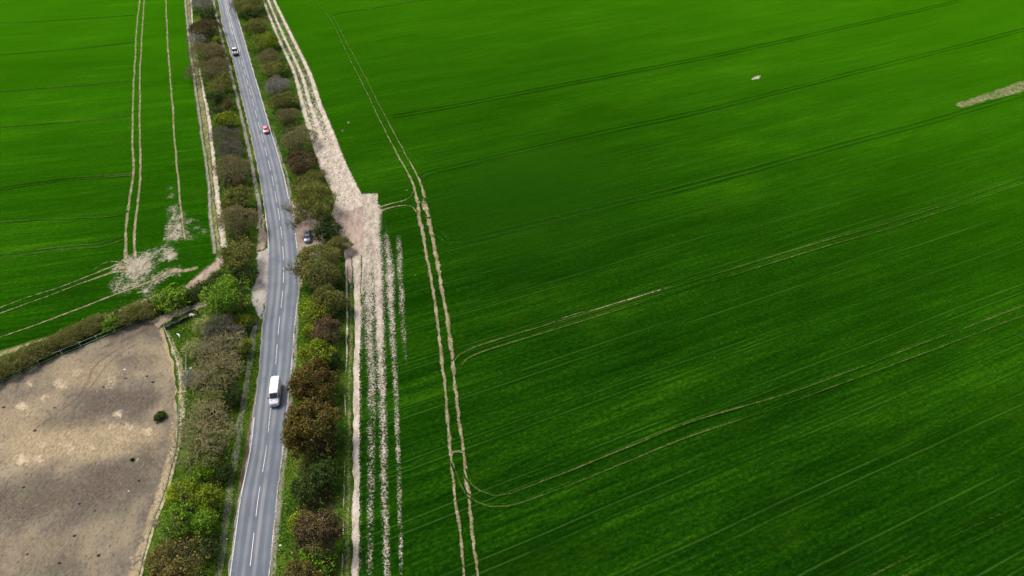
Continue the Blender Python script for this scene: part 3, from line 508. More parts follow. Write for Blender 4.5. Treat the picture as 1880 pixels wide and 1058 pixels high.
# ================================================================== TREES AND HEDGES
def leaf_mat(name, stops, trans=.20):
    t = NT(name); lc = t.attr('lc'); oi = t.n('ShaderNodeObjectInfo').outputs['Random']
    c = t.ramp(t.add(lc, t.mul(t.sub(oi, .5), .12)), stops)
    b = t.n('ShaderNodeBsdfPrincipled', {'Base Color': c, 'Roughness': .6, 'Specular IOR Level': .08}); tr = t.n('ShaderNodeBsdfTranslucent', {'Color': c})
    mx = t.n('ShaderNodeMixShader', {0: trans, 1: b.outputs[0], 2: tr.outputs[0]}); o = t.n('ShaderNodeOutputMaterial'); t.t.links.new(mx.outputs[0], o.inputs[0]); return t.m
LEAF = {k: leaf_mat('leaves_' + k, s) for k, s in {
 'green': [(0, (.030, .080, .006)), (.5, (.125, .262, .014)), (1, (.310, .480, .046))],
 'dark':   [(0, (0.014, 0.030, 0.008)), (.5, (0.043, 0.084, 0.016)), (1, (0.115, 0.169, 0.035))],
 'olive': [(0, (.046, .062, .010)), (.5, (.150, .172, .026)), (1, (.340, .345, .080))],
 'yellow': [(0, (.052, .100, .005)), (.5, (.180, .258, .012)), (1, (.390, .460, .040))],
 'copper': [(0, (.040, .030, .008)), (.4, (.125, .088, .020)), (.7, (.120, .115, .020)), (1, (.285, .205, .060))],
 'russet': [(0, (.036, .025, .012)), (.5, (.108, .074, .034)), (1, (.235, .170, .090))],
 'gold': [(0, (.042, .038, .010)), (.5, (.130, .112, .028)), (1, (.265, .225, .070))],
 'pale':   [(0, (0.113, 0.157, 0.041)), (.5, (0.312, 0.368, 0.113)), (1, (0.581, 0.604, 0.246))],
 'bud': [(0, (.080, .076, .026)), (.5, (.190, .176, .062)), (1, (.360, .330, .140))],
 'greybud': [(0, (.070, .068, .048)), (.5, (.150, .146, .108)), (1, (.290, .280, .215))],
 'under':  [(0, (0.007, 0.020, 0.003)), (.5, (0.020, 0.051, 0.007)), (1, (0.066, 0.099, 0.018))],
}.items()}
def bark_mat(name, a, b):
    t = NT(name); return t.out(t.ramp(t.noise(t.pos, 1.3, 4, .7), [(.3, a), (.7, b)]), .9)
BARK = {'dark': bark_mat('dark_bark', (.04, .032, .024), (.10, .082, .062)), 'grey': bark_mat('grey_bark', (.24, .225, .205), (.44, .42, .39)), 'brown': bark_mat('brown_bark', (.150, .128, .060), (.300, .262, .132)),
        'olive': bark_mat('lichen_bark', (.20, .180, .078), (.44, .395, .20)), 'black': bark_mat('dark_twig', (.082, .080, .054), (.185, .180, .128)), 'red': bark_mat('red_twig', (.140, .102, .052), (.275, .205, .108))}
def norm(a): return a / (np.linalg.norm(a, axis=-1, keepdims=True) + 1e-9)
def tubes(S, D, L, r0, r1, nseg, sides, wig, lift, rng):
    """many curved tapering tubes at once; returns V, F, path points (n,nseg+1,3)"""
    n = len(S); pts = [S]; d = D; dirs = [D]
    for k in range(nseg):
        pts.append(pts[-1] + d * (L / nseg)[:, None]); d = norm(d + rng.normal(0, wig, (n, 3)) + np.array([0, 0, lift])); dirs.append(d)
    pts = np.stack(pts, 1); dr = np.stack(dirs, 1)
    ref = np.where(np.abs(dr[..., 2:3]) > .9, np.array([1., 0, 0]), np.array([0, 0, 1.])); a = norm(np.cross(dr, ref)); b = np.cross(dr, a)
    rad = r0[:, None] * (1 - np.linspace(0, 1, nseg + 1))[None] + r1[:, None] * np.linspace(0, 1, nseg + 1)[None]
    th = np.arange(sides) * 2 * math.pi / sides
    V = pts[:, :, None] + rad[:, :, None, None] * (a[:, :, None] * np.cos(th)[None, None, :, None] + b[:, :, None] * np.sin(th)[None, None, :, None])
    idx = np.arange(n * (nseg + 1) * sides).reshape(n, nseg + 1, sides); i0 = idx[:, :-1]; i1 = idx[:, 1:]
    F = np.stack([i0, np.roll(i0, -1, 2), np.roll(i1, -1, 2), i1], -1).reshape(-1, 4)
    return V.reshape(-1, 3), F, pts, dr
def limbs(rng, A, B, r0, r1, nseg, sides, bend):
    """curved tapering limbs from points A to points B"""
    n = len(A); d = B - A; L = np.linalg.norm(d, axis=1, keepdims=True); M = (A + B) / 2 + rng.normal(0, bend, (n, 3)) * L + np.array([0, 0, .10]) * L
    t = np.linspace(0, 1, nseg + 1)[None, :, None]; pts = A[:, None] * (1 - t) ** 2 + 2 * M[:, None] * t * (1 - t) + B[:, None] * t ** 2
    if nseg > 1: pts[:, 1:-1] += rng.normal(0, bend * .35, pts[:, 1:-1].shape) * L[:, None]
    dr = norm(np.gradient(pts, axis=1)); ref = np.where(np.abs(dr[..., 2:3]) > .9, np.array([1., 0, 0]), np.array([0, 0, 1.])); a = norm(np.cross(dr, ref)); b = np.cross(dr, a)
    f = np.linspace(0, 1, nseg + 1)[None]; rad = r0[:, None] * (1 - f) + r1[:, None] * f; th = np.arange(sides) * 2 * math.pi / sides
    V = pts[:, :, None] + rad[:, :, None, None] * (a[:, :, None] * np.cos(th)[None, None, :, None] + b[:, :, None] * np.sin(th)[None, None, :, None])
    idx = np.arange(n * (nseg + 1) * sides).reshape(n, nseg + 1, sides); i0 = idx[:, :-1]; i1 = idx[:, 1:]
    return V.reshape(-1, 3), np.stack([i0, np.roll(i0, -1, 2), np.roll(i1, -1, 2), i1], -1).reshape(-1, 4), pts
def skeleton(rng, R, H, counts, fit=1.0, base_r=.14, minr=.016, low=-.30, bend=.14, lump=None):
    """a crown filled level by level: every new twig end grows from the nearest older limb"""
    cz = H * .50; rz = H * .50; c = np.array([0, 0, cz]); ax = np.array([R, R * rng.uniform(.95, 1.3), rz]) * fit; ph = rng.uniform(0, 6.28, 6)
    def env(d): th = np.arctan2(d[:, 1], d[:, 0]); return 1 + .13 * np.sin(2 * th + ph[0]) + .10 * np.sin(3 * th + ph[1] + 2 * d[:, 2]) + .07 * np.sin(5 * th + ph[2] + 4 * d[:, 2])
    lev = []; allp = []; nodes = None
    st = counts[0]; A = np.column_stack([rng.normal(0, .05 * R, (st, 2)), np.full(st, -.1)]); an = rng.uniform(0, 6.28, st)
    B = np.column_stack([np.cos(an) * R * .22 * rng.uniform(.2, 1, st), np.sin(an) * R * .22 * rng.uniform(.2, 1, st), H * rng.uniform(.30, .50, st)])
    r = np.full(st, base_r); V, F, pts = limbs(rng, A, B, r, r * .6, 5, 7, .08); lev.append((V, F)); allp.append(pts); nodes = pts[:, 2:].reshape(-1, 3); nr = np.repeat(r * .6, pts.shape[1] - 2)
    fr = [(.30, .55), (.50, .80), (.66, .98), (.78, 1.06), (.86, 1.12)]
    for k, n in enumerate(counts[1:]):
        d = norm(rng.normal(0, 1, (n * 3, 3)) + [0, 0, .35]); d = d[d[:, 2] > low][:n]; f = rng.uniform(*fr[k], len(d)) * env(d); q = c + d * ax * f[:, None]; q[:, 2] = np.maximum(q[:, 2], .15)
        kd = KDTree(len(nodes)); [kd.insert(p_, i_) for i_, p_ in enumerate(nodes.tolist())]; kd.balance(); near = np.array([kd.find(p_)[1] for p_ in q.tolist()]); A = nodes[near]
        r0 = np.maximum(np.minimum(nr[near] * .75, base_r * .70 ** (k + 1) * 1.1), minr); r1 = np.maximum(r0 * .5, minr * .55)
        V, F, pts = limbs(rng, A, q, r0, r1, [4, 4, 3, 2, 2][k], [5, 4, 3, 3, 3][k], bend); lev.append((V, F)); allp.append(pts); nodes = pts[:, 1:].reshape(-1, 3); nr = np.repeat(r1 * 1.2, pts.shape[1] - 1)
    return lev, allp
def join(parts):
    V, F, o = [], [], 0
    for v, f in parts: V.append(v); F.append(f + o); o += len(v)
    return np.vstack(V), np.vstack(F)
def quads(C, Nn, size, rng, aspect=.75):
    n = len(C); a = norm(np.cross(Nn, rng.normal(0, 1, (n, 3)))); b = norm(np.cross(Nn, a)); s = size[:, None]
    bend = Nn * s * .12
    V = np.stack([C - a * s * .5 - bend, C - b * s * .5 * aspect, C + a * s * .55 - bend, C + b * s * .5 * aspect], 1).reshape(-1, 3)
    return V, np.arange(n * 4).reshape(n, 4)
def lobes(rng, R, H, nl, dens, leaf, ragged=1.0, low=-.35):
    cz = H * .52; rz = H * .48; d = norm(rng.normal(0, 1, (nl * 4, 3))); d = d[d[:, 2] > low][:nl]; nl = len(d)
    rl_ = R * rng.uniform(.24, .46, nl) * (1.2 if nl < 9 else 1)
    env = rng.uniform(.70, 1.18, nl); sq = np.array([rng.uniform(.85, 1.12), rng.uniform(.95, 1.38), rng.uniform(.85, 1.12)]); d = d * sq; c = np.array([0, 0, cz]) + d * np.array([R, R, rz]) * (env * .98)[:, None] - d * rl_[:, None] * .95
    C, Nn, lc = [], [], []
    for k in range(nl):
        ns = rng.integers(7, 13); sdv = norm(rng.normal(0, 1, (ns, 3)) + d[k] * .9 + np.array([0, 0, .35])); sc = c[k] + sdv * rl_[k] * rng.uniform(.55, .85, ns)[:, None] * np.array([1, 1, .85]); sr = rl_[k] * rng.uniform(.30, .52, ns); tone = rng.uniform(0, .38)
        for j in range(ns):
            m = int(dens * 4 * math.pi * sr[j] ** 2 / (leaf * leaf) * .42) + 3; v = norm(rng.normal(0, 1, (m, 3)) + sdv[j] * .55 + np.array([0, 0, .3])); rad = sr[j] * rng.uniform(.55, 1.0 + .35 * ragged, m) ** .7
            C.append(sc[j] + v * rad[:, None]); Nn.append(norm(v + rng.normal(0, .45, (m, 3)))); lc.append(tone + rng.uniform(0, .28) + rng.uniform(0, .36, m))
    C = np.vstack(C); Nn = np.vstack(Nn); lc = np.concatenate(lc); ok = C[:, 2] > .08
    return C[ok], Nn[ok], np.clip(lc[ok], 0, 1)
# kind: leaf key, leaf size, density, lobes, bark, twig levels (None = leafy), bud count factor
KIND = {
 'green': ('green', .30, 1.0, 16, 'dark'), 'dark': ('dark', .30, 1.0, 15, 'dark'), 'olive': ('olive', .27, .95, 16, 'brown'), 'yellow': ('yellow', .30, 1.0, 15, 'dark'), 'copper': ('copper', .29, 1.1, 26, 'dark'),
 'russet': ('russet', .24, .9, 18, 'red'), 'gold': ('gold', .28, 1.0, 18, 'brown'), 'pale': ('pale', .26, .85, 14, 'brown'),
 'twig_grey': ('greybud', .13, .5, 0, 'grey'), 'twig_olive': ('bud', .14, .25, 0, 'olive'), 'twig_brown': ('bud', .15, .9, 0, 'brown'), 'twig_dark': ('greybud', .13, .5, 0, 'black'), 'twig_red': ('russet', .17, 1.5, 0, 'red'), 'twig_green': ('olive', .19, 1.8, 0, 'olive'), 'hedge': ('olive', .18, 2.0, 0, 'brown'),
}
TREE_N = [0]
def plant(name, u, v, hw, H, kind, label, cat='tree', group=None, stems=None, seed=None):
    TREE_N[0] += 1; rng = np.random.default_rng(seed or 1000 + TREE_N[0] * 7)
    zc = H * .55; xy = P(u, v, zc); R = (1.22 if v < 430 else 1.10) * hw * depth(xy, zc) / FPX; H = H * 1.08
    root = tag(empty(name, (xy[0], xy[1], 0), 0), label, cat, group)
    lk, ls, dens, nl, bk = KIND[kind]; ls *= float(np.clip(R / 3.4, .72, 1.15))
    far = np.clip(170 / depth(xy), .55, 1.25); 
    if nl:
        lev, ap = skeleton(rng, R, H, [stems or 2, 9, 45, 260], .94, .05 + .022 * R)
        V, F = join(lev[:2]); mesh('trunk', V, [F], BARK[bk], root)
        C, Nn, lc = lobes(rng, R, H, int(nl * .72 * np.clip(R / 3.2, .65, 1.5)), dens * far, ls)
        # sprigs reaching out of the outline
        tips = ap[-1][:, -1] * 1.06; k = rng.integers(0, len(tips), min(len(tips) * 4, 1000)); C2 = tips[k] * rng.uniform(.92, 1.07, (len(k), 1)) + rng.normal(0, .10 * R ** .5, (len(k), 3))
        C = np.vstack([C, C2]); Nn = np.vstack([Nn, norm(rng.normal(0, 1, C2.shape) + [0, 0, .6])]); lc = np.concatenate([lc, rng.uniform(.2, 1, len(k))]); ok = C[:, 2] > .05; C, Nn, lc = C[ok], Nn[ok], lc[ok]
        LV, LF = quads(C, Nn, ls * rng.uniform(.6, 1.35, len(C)), rng)
        cr = mesh('crown', LV, [LF], LEAF[lk], root, fattr={'lc': lc})
        V, F = join(lev[2:]); mesh('branches', V, [F], BARK[bk], root)
    else:
        big = R * FPX / depth(xy); g = float(np.clip(big / 32, .45, 1.6))
        lev, ap = skeleton(rng, R, H, [stems or 3, int(12 * g ** .5), int(60 * g), int(300 * g)] + ([int(520 * g), int(380 * g)] if kind == 'twig_olive' else [int(1300 * g), int(1800 * g)]), 1.0, .05 + .028 * R, .038 if kind == 'twig_olive' else .024)
        V, F = join(lev[:2]); mesh('trunk', V, [F], BARK[bk], root); V, F = join(lev[2:]); mesh('branches', V, [F], BARK[bk], root)
        tp = ap[-1].reshape(-1, 3); m = int(700 * dens * R ** 1.5); k = rng.integers(0, len(tp), m); C = tp[k] + rng.normal(0, .10, (m, 3)); ok = C[:, 2] > .05; C = C[ok]
        LV, LF = quads(C, norm(rng.normal(0, 1, C.shape) + [0, 0, .8]), ls * rng.uniform(.6, 1.5, len(C)), rng)
        mesh('buds' if dens < 1 else 'leaves', LV, [LF], LEAF[lk], root, fattr={'lc': np.clip(rng.normal(.5, .25, len(C)), 0, 1)})
    return root, R, rng
T_ = [
 # left hedgerow, from the far end to the near end
 ('bush', 371, 8, 17, 4.0, 'twig_grey', 'grey leafless bush at the far top end of the left hedgerow'),
 ('bush', 381, 27, 13, 3.0, 'dark', 'small dark green bush just beyond the rusty brown tree, left hedgerow'),
 ('tree', 376, 53, 20, 5.2, 'twig_red', 'rusty brown budding tree left of the road, just above the pickup truck'),
 ('bush', 361, 73, 13, 3.2, 'twig_grey', 'pale grey twiggy bush on the field side below the rusty brown tree'),
 ('bush', 400, 74, 8, 2.4, 'yellow', 'little yellow green bush at the roadside just left of the pickup truck'),
 ('tree', 382, 96, 25, 5.0, 'twig_brown', 'brown budding tree level with the pickup truck, left hedgerow'),
 ('bush', 405, 103, 13, 4.0, 'gold', 'gold green leafy bush on the road side directly left of the pickup truck'),
 ('tree', 384, 128, 27, 4.6, 'twig_brown', 'grey brown leafless tree just below the pickup truck, left hedgerow'),
 ('tree', 406, 157, 20, 5.2, 'olive', 'olive leafed tree over dark foliage midway between pickup and pink car, left hedgerow'),
 ('bush', 396, 181, 15, 4.0, 'dark', 'dark evergreen bush below the olive leafed tree, left hedgerow'),
 ('bush', 419, 192, 8, 3.4, 'gold', 'small tan gold bush hugging the footpath, left hedgerow'),
 ('bush', 398, 207, 12, 3.4, 'dark', 'dark green bush beside the tan gold bush, left hedgerow'),
 ('tree', 416, 221, 19, 4.4, 'yellow', 'yellow green leafy tree nearly level with the pink car, left hedgerow'),
 ('tree', 413, 252, 21, 4.6, 'twig_dark', 'dark grey twiggy tree left of the pink car, below a yellow green tree'),
 ('bush', 424, 276, 20, 4.0, 'twig_dark', 'dark twiggy bush below the pink car\'s level, left hedgerow'),
 ('tree', 428, 313, 28, 5.4, 'twig_brown', 'wide grey brown leafless tree in the middle of the left hedgerow'),
 ('bush', 440, 333, 10, 3.0, 'gold', 'small orange gold bush at the foot of the wide grey brown tree'),
 ('bush', 425, 330, 13, 2.6, 'dark', 'low dark green bush under the wide grey brown tree, left hedgerow'),
 ('tree', 437, 367, 27, 6.0, 'olive', 'round olive green tree above the left lay by'),
 ('tree', 438, 405, 28, 6.0, 'twig_brown', 'dark brown twiggy tree at the top of the left lay by'),
 ('tree', 437, 470, 31, 6.4, 'olive', 'olive topped tree overhanging the pale left lay by'),
 ('bush', 446, 503, 25, 4.0, 'dark', 'dark green bush under the olive topped tree at the left lay by'),
 ('bush', 396, 512, 16, 2.6, 'dark', 'low dark hedge bush at the bend of the earth farm track'),
 ('bush', 374, 531, 16, 2.4, 'dark', 'low dark hedge bush between earth farm track and big bright green tree'),
 ('bush', 350, 543, 14, 2.2, 'dark', 'low dark hedge bush beside the broad green bush at the track'),
 ('bush', 316, 551, 29, 3.6, 'green', 'broad green bush at the right end of the paddock hedge'),
 ('tree', 420, 548, 43, 8.0, 'green', 'big bright green tree beside the lower end of the left lay by'),
 ('bush', 374, 597, 19, 3.6, 'pale', 'pale silvery green bush at the end of the low dark barrier'),
 ('bush', 412, 590, 18, 4.0, 'green', 'green bush tucked under the near side of the big bright green tree'),
 ('bush', 447, 592, 15, 3.4, 'yellow', 'yellow green bush by the roadside below the big bright green tree'),
 ('tree', 408, 614, 34, 5.0, 'twig_dark', 'dark grey dense twiggy tree above the lichen covered bare tree'),
 ('bush', 452, 636, 12, 3.0, 'yellow', 'small light yellow green bush on the footpath side of the dark grey tree'),
 ('bush', 356, 640, 18, 2.6, 'pale', 'pale olive scrub bush near the paddock fence and white scrap'),
 ('tree', 402, 650, 36, 6.5, 'twig_olive', 'lichen covered bare tree level with the road above the white van'),
 ('tree', 398, 692, 38, 6.0, 'twig_olive', 'bare tree with dark gaps and pale crooked limbs left of the white van'),
 ('bush', 355, 695, 18, 2.6, 'twig_grey', 'grey green scrub bush between the paddock edge and the crooked bare tree'),
 ('bush', 390, 737, 19, 3.0, 'yellow', 'yellow green bush in the gap between the two big bare trees'),
 ('bush', 428, 728, 16, 3.0, 'dark', 'very dark bush on the footpath side of the gap between bare trees'),
 ('tree', 376, 797, 50, 7.5, 'twig_olive', 'largest bare tree with yellowish branches, beside the paddock\'s small green shrub'),
 ('bush', 371, 872, 28, 3.2, 'green', 'green bush under the near side of the largest bare tree'),
 ('bush', 414, 868, 14, 2.4, 'dark', 'dark bush by the footpath below the largest bare tree'),
 ('tree', 336, 912, 29, 5.0, 'yellow', 'yellow green tree on the paddock side in the lower left hedgerow'),
 ('bush', 382, 915, 24, 4.6, 'yellow', 'yellow green tree on the footpath side in the lower left hedgerow'),
 ('tree', 327, 962, 31, 5.4, 'green', 'fresh green tree on the paddock side above the brown olive tree'),
 ('bush', 377, 962, 25, 4.2, 'green', 'green tree on the footpath side above the brown olive tree'),
 ('tree', 322, 1040, 53, 6.0, 'gold', 'large brown olive tree cut by the bottom edge, left hedgerow'),
 ('bush', 385, 1010, 20, 2.8, 'dark', 'dark low bush by the footpath at the bottom of the left hedgerow'),
 # right hedgerow
 ('tree', 457, 10, 25, 5.5, 'olive', 'dark olive tree at the far top end of the right hedgerow'),
 ('bush', 463, 28, 14, 3.0, 'dark', 'dark bush under the far olive tree, right hedgerow'),
 ('tree', 472, 47, 19, 4.5, 'olive', 'olive green tree second from the top, right hedgerow'),
 ('tree', 485, 76, 24, 5.0, 'yellow', 'bright yellow green tree across the road from the pickup truck'),
 ('bush', 494, 105, 17, 3.4, 'twig_brown', 'brownish twiggy bush below the bright yellow green tree, right hedgerow'),
 ('tree', 501, 127, 20, 4.2, 'olive', 'olive green bush between brownish and silver grey twigs, right hedgerow'),
 ('tree', 508, 158, 20, 4.4, 'twig_grey', 'silver grey leafless tree halfway between pickup and pink car, right hedgerow'),
 ('bush', 520, 186, 18, 3.8, 'twig_green', 'dull green twiggy bush below the silver grey tree, right hedgerow'),
 ('bush', 527, 212, 15, 3.4, 'twig_brown', 'dark brown twiggy bush just above the pink car\'s level, right hedgerow'),
 ('tree', 548, 256, 24, 4.6, 'twig_brown', 'grey brown leafless tree right of the pink car'),
 ('tree', 557, 300, 27, 5.2, 'russet', 'dense russet brown tree between pink car and the spreading tree'),
 ('bush', 569, 335, 22, 3.0, 'twig_green', 'low dull green bush just above the spreading tree at the junction'),
 ('tree', 576, 376, 41, 7.5, 'olive', 'spreading olive tree with a bare limb reaching over the road'),
 ('bush', 600, 424, 24, 4.2, 'dark', 'dark green bush between the parked car and the track junction'),
 ('bush', 620, 452, 20, 3.4, 'twig_green', 'twiggy green bush at the edge of the track junction'),
 ('tree', 586, 491, 38, 7.2, 'twig_green', 'large twiggy olive tree just below the parked car'),
 ('bush', 592, 520, 24, 3.6, 'dark', 'dark bush under the large twiggy tree below the parked car'),
 ('tree', 604, 552, 29, 4.8, 'twig_green', 'brown olive twiggy tree across the road from the left lay by'),
 ('bush', 579, 573, 24, 3.8, 'yellow', 'yellow green bush above the dark red brown bush, right hedgerow'),
 ('bush', 568, 610, 13, 3.2, 'yellow', 'narrow yellow green bush on the road side of the dark red brown bush'),
 ('tree', 598, 610, 28, 4.6, 'russet', 'dark red brown bush between two yellow green bushes, right hedgerow'),
 ('bush', 580, 652, 30, 4.4, 'yellow', 'wide yellow green bush above the copper trees, right hedgerow'),
 ('bush', 611, 660, 14, 3.0, 'dark', 'small dark green bush beside the wide yellow green bush'),
 ('tree', 577, 704, 37, 5.6, 'copper', 'copper brown tree directly right of the white van'),
 ('tree', 575, 787, 53, 8.6, 'copper', 'largest copper and green tree just below the white van, right hedgerow'),
 ('tree', 592, 872, 30, 4.6, 'dark', 'dark green tree below the largest copper tree'),
 ('bush', 562, 896, 26, 3.6, 'dark', 'very dark bush on the road side below the largest copper tree'),
 ('tree', 587, 978, 42, 6.0, 'russet', 'dark red brown tree near the bottom edge, right hedgerow'),
 ('bush', 550, 962, 20, 3.6, 'yellow', 'bright yellow green bush on the road side of the bottom red brown tree'),
 ('bush', 582, 1030, 30, 3.4, 'green', 'green bush at the bottom edge below the red brown tree'),
 ('tree', 548, 1066, 38, 4.5, 'gold', 'golden brown tree cut by the bottom edge, right hedgerow'),
]
# the low hedge above the paddock fence
HB = [(-14, 690, 22, 'leftmost hedge bush at the picture edge above the paddock fence'), (14, 673, 24, 'second hedge bush from the left above the paddock fence'), (46, 655, 25, 'third hedge bush from the left above the paddock fence'), (78, 640, 25, 'fourth hedge bush from the left above the paddock fence'), (108, 625, 25, 'fifth hedge bush from the left above the paddock fence'), (137, 611, 25, 'sixth hedge bush from the left above the paddock fence'), (166, 598, 24, 'seventh hedge bush from the left above the paddock fence'), (205, 594, 19, 'smaller gap hedge bush beside the pale chalky field corner'), (236, 578, 23, 'pale olive hedge bush near the right end of the paddock fence'), (265, 570, 20, 'hedge bush beside the broad green bush at the track')]
for k, (u, v, hw, lb) in enumerate(HB): T_.append(('hedge_bush', u, v + 2, hw * .84, 2.3, 'hedge' if k != 7 else 'green', lb))
TREES = []
for nm, u, v, hw, H, kd, lb in T_:
    nm2 = {'twig_grey': 'bare_', 'twig_olive': 'bare_', 'twig_dark': 'bare_'}.get(kd, '') + nm
    grp = 'hedge bushes above the paddock fence' if nm == 'hedge_bush' else ('trees and bushes of the left hedgerow' if (u < 470 and not (v < 40 and u > 440)) else 'trees and bushes of the right hedgerow')
    r = plant(nm2, u, v, hw, H, kd, lb, 'tree' if nm == 'tree' else 'bush', grp); TREES.append((r, lb))
# bare limbs reaching over the road
def limb(label_part, start_h, target_px, target_h, bark, seed, leafy=True):
    root = [r[0] for r, lb in TREES if label_part in lb][0]; rng = np.random.default_rng(seed)
    tgt = np.array([*P(*target_px, target_h), target_h]) - np.array(root.location); s0 = np.array([[0, 0, start_h]]); d = tgt - s0[0]; Ln = np.linalg.norm(d)
    V0, F0, p0, dr0 = tubes(s0, norm(d[None]), np.array([Ln]), np.array([.13]), np.array([.04]), 6, 5, .16, .0, rng); parts = [(V0, F0)]; pts = p0
    S, n = p0[0, 2:], 5
    for lv, (c, ln, r) in enumerate([(4, 2.2, .045), (5, 1.1, .022), (5, .6, .012)]):
        S2 = np.repeat(S, c, 0) + rng.normal(0, .12, (len(S) * c, 3)); D2 = norm(np.tile(norm(d[None]), (len(S2), 1)) * .5 + rng.normal(0, .7, (len(S2), 3)) + [0, 0, .1])
        V1, F1, p1, _ = tubes(S2, D2, ln * rng.uniform(.6, 1.2, len(S2)), np.full(len(S2), r), np.full(len(S2), r * .5), 3, 3, .22, 0, rng); parts.append((V1, F1)); S = p1[:, 1:].reshape(-1, 3)[::2]
    V, F = join(parts); mesh('bare_limb', V, [F], BARK[bark], root)
    C = S[rng.integers(0, len(S), 260)] + rng.normal(0, .1, (260, 3)); LV, LF = quads(C, norm(rng.normal(0, 1, C.shape) + [0, 0, 1]), rng.uniform(.10, .22, 260), rng); mesh('leaves', LV, [LF], LEAF['bud'], root, fattr={'lc': rng.uniform(.2, 1, 260)})
limb('spreading olive tree', 2.4, (520, 402), 4.6, 'dark', 3); limb('spreading olive tree', 3.4, (530, 382), 5.0, 'brown', 9)
limb('large twiggy olive tree', 3.0, (534, 492), 4.6, 'brown', 5); limb('large twiggy olive tree', 3.0, (540, 470), 5.2, 'brown', 6)
limb('far top end of the right', 2.6, (428, 8), 4.2, 'grey', 7)

# ---- undergrowth and verge grass (uncountable)
new_area()
def scatter(name, poly_px, n, hgt, size, mat, seed, label, cat, clump=.35, blades=3, avoid=()):
    rng = np.random.default_rng(seed); P_ = []
    for poly, f in poly_px:
        pl = PX(poly); lo, hi = pl.min(0), pl.max(0); k = int(n * f * 3); q = rng.uniform(lo, hi, (k, 2)); q = q[inside(q, pl)]
        for av in avoid: q = q[~inside(q, PX(av))]
        P_.append(q[:int(n * f)])
    q = np.vstack(P_); m = len(q); C = np.repeat(q, blades, 0) + rng.normal(0, clump, (m * blades, 2)); tone = np.repeat(rng.uniform(0, .5, m), blades) + rng.uniform(0, .5, m * blades)
    z = rng.uniform(.15, 1, m * blades) * hgt; C3 = np.column_stack([C, z * .6 + .03]); V, F = quads(C3, norm(rng.normal(0, .75, C3.shape) + [0, 0, .8]), size * rng.uniform(.5, 1.4, len(C3)), rng, .6)
    V[:, 2] = np.maximum(V[:, 2], .01)
    return stuff(mesh(name, V, [F], mat, fattr={'lc': tone}), label, cat)
HL1 = [(365, -20), (386, -20), (399, 48), (420, 130), (436, 195), (452, 266), (463, 317), (470, 365), (469, 480), (458, 545), (462, 600), (456, 660), (449, 700), (441, 750), (428, 830), (415, 916), (405, 985), (393, 1070), (262, 1070), (290, 960), (322, 858), (336, 776), (340, 700), (325, 640), (312, 612), (375, 575), (400, 520), (412, 480), (412, 440), (400, 330), (388, 230), (370, 130), (358, 60)]
HR1 = [(432, -20), (480, -20), (500, 64), (530, 128), (550, 200), (570, 270), (590, 330), (606, 365), (600, 395), (628, 470), (632, 560), (632, 700), (630, 900), (620, 1070), (512, 1070), (524, 960), (538, 830), (550, 700), (558, 600), (566, 500), (596, 420), (545, 366), (526, 310), (502, 240), (470, 130), (445, 40)]
HP1 = [(-30, 690), (60, 640), (150, 597), (230, 565), (300, 540), (340, 535), (372, 520), (395, 515), (400, 545), (370, 556), (300, 577), (210, 604), (90, 655), (-30, 712)]
ROADPOLY = [(r_, v_) for v_, l_, r_ in ROADE] + [(l_, v_) for v_, l_, r_ in ROADE[::-1]]
HLS = [(368, -20), (383, -20), (394, 40), (414, 130), (430, 195), (444, 266), (455, 317), (462, 365), (464, 440), (456, 520), (454, 560), (456, 600), (449, 660), (440, 720), (430, 780), (420, 860), (408, 930), (396, 1000), (380, 1070), (290, 1070), (310, 975), (340, 880), (352, 790), (362, 720), (356, 660), (372, 600), (395, 545), (416, 500), (420, 430), (408, 330), (398, 230), (380, 130), (364, 60)]
HRS = [(440, -20), (472, -20), (494, 64), (520, 128), (540, 200), (562, 270), (580, 330), (590, 360), (606, 410), (626, 470), (626, 560), (622, 700), (622, 900), (612, 1070), (530, 1070), (540, 960), (550, 860), (560, 700), (570, 600), (580, 520), (606, 440), (600, 410), (560, 362), (542, 310), (518, 240), (488, 130), (460, 40)]
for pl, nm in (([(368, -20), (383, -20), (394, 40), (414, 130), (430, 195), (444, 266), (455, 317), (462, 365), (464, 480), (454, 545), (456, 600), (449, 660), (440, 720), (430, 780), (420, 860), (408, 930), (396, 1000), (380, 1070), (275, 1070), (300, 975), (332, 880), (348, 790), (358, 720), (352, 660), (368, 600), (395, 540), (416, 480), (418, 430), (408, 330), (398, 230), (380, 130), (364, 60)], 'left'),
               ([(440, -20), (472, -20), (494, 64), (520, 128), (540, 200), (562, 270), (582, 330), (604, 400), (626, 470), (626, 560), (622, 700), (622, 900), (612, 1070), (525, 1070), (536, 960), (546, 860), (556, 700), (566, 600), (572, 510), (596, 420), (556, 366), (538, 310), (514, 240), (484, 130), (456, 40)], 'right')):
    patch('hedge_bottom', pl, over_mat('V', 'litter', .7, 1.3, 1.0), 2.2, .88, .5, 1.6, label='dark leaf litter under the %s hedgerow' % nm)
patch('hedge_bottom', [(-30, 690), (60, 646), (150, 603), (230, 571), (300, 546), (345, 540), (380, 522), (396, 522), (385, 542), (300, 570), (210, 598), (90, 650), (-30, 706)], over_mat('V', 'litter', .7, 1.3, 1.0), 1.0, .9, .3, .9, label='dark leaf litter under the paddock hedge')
scatter('undergrowth', [(HL1, .45), (HR1, .42), (HP1, .13)], 26000, .8, .34, LEAF['under'], 1, 'low brambles and rough green undergrowth along the hedgerow bottoms', 'undergrowth', .45, 3, (ROADPOLY, LAYL))
VG1 = [(388, -20), (398, -20), (420, 90), (455, 240), (481, 370), (476, 384), (470, 330), (452, 255), (430, 160), (410, 80)]
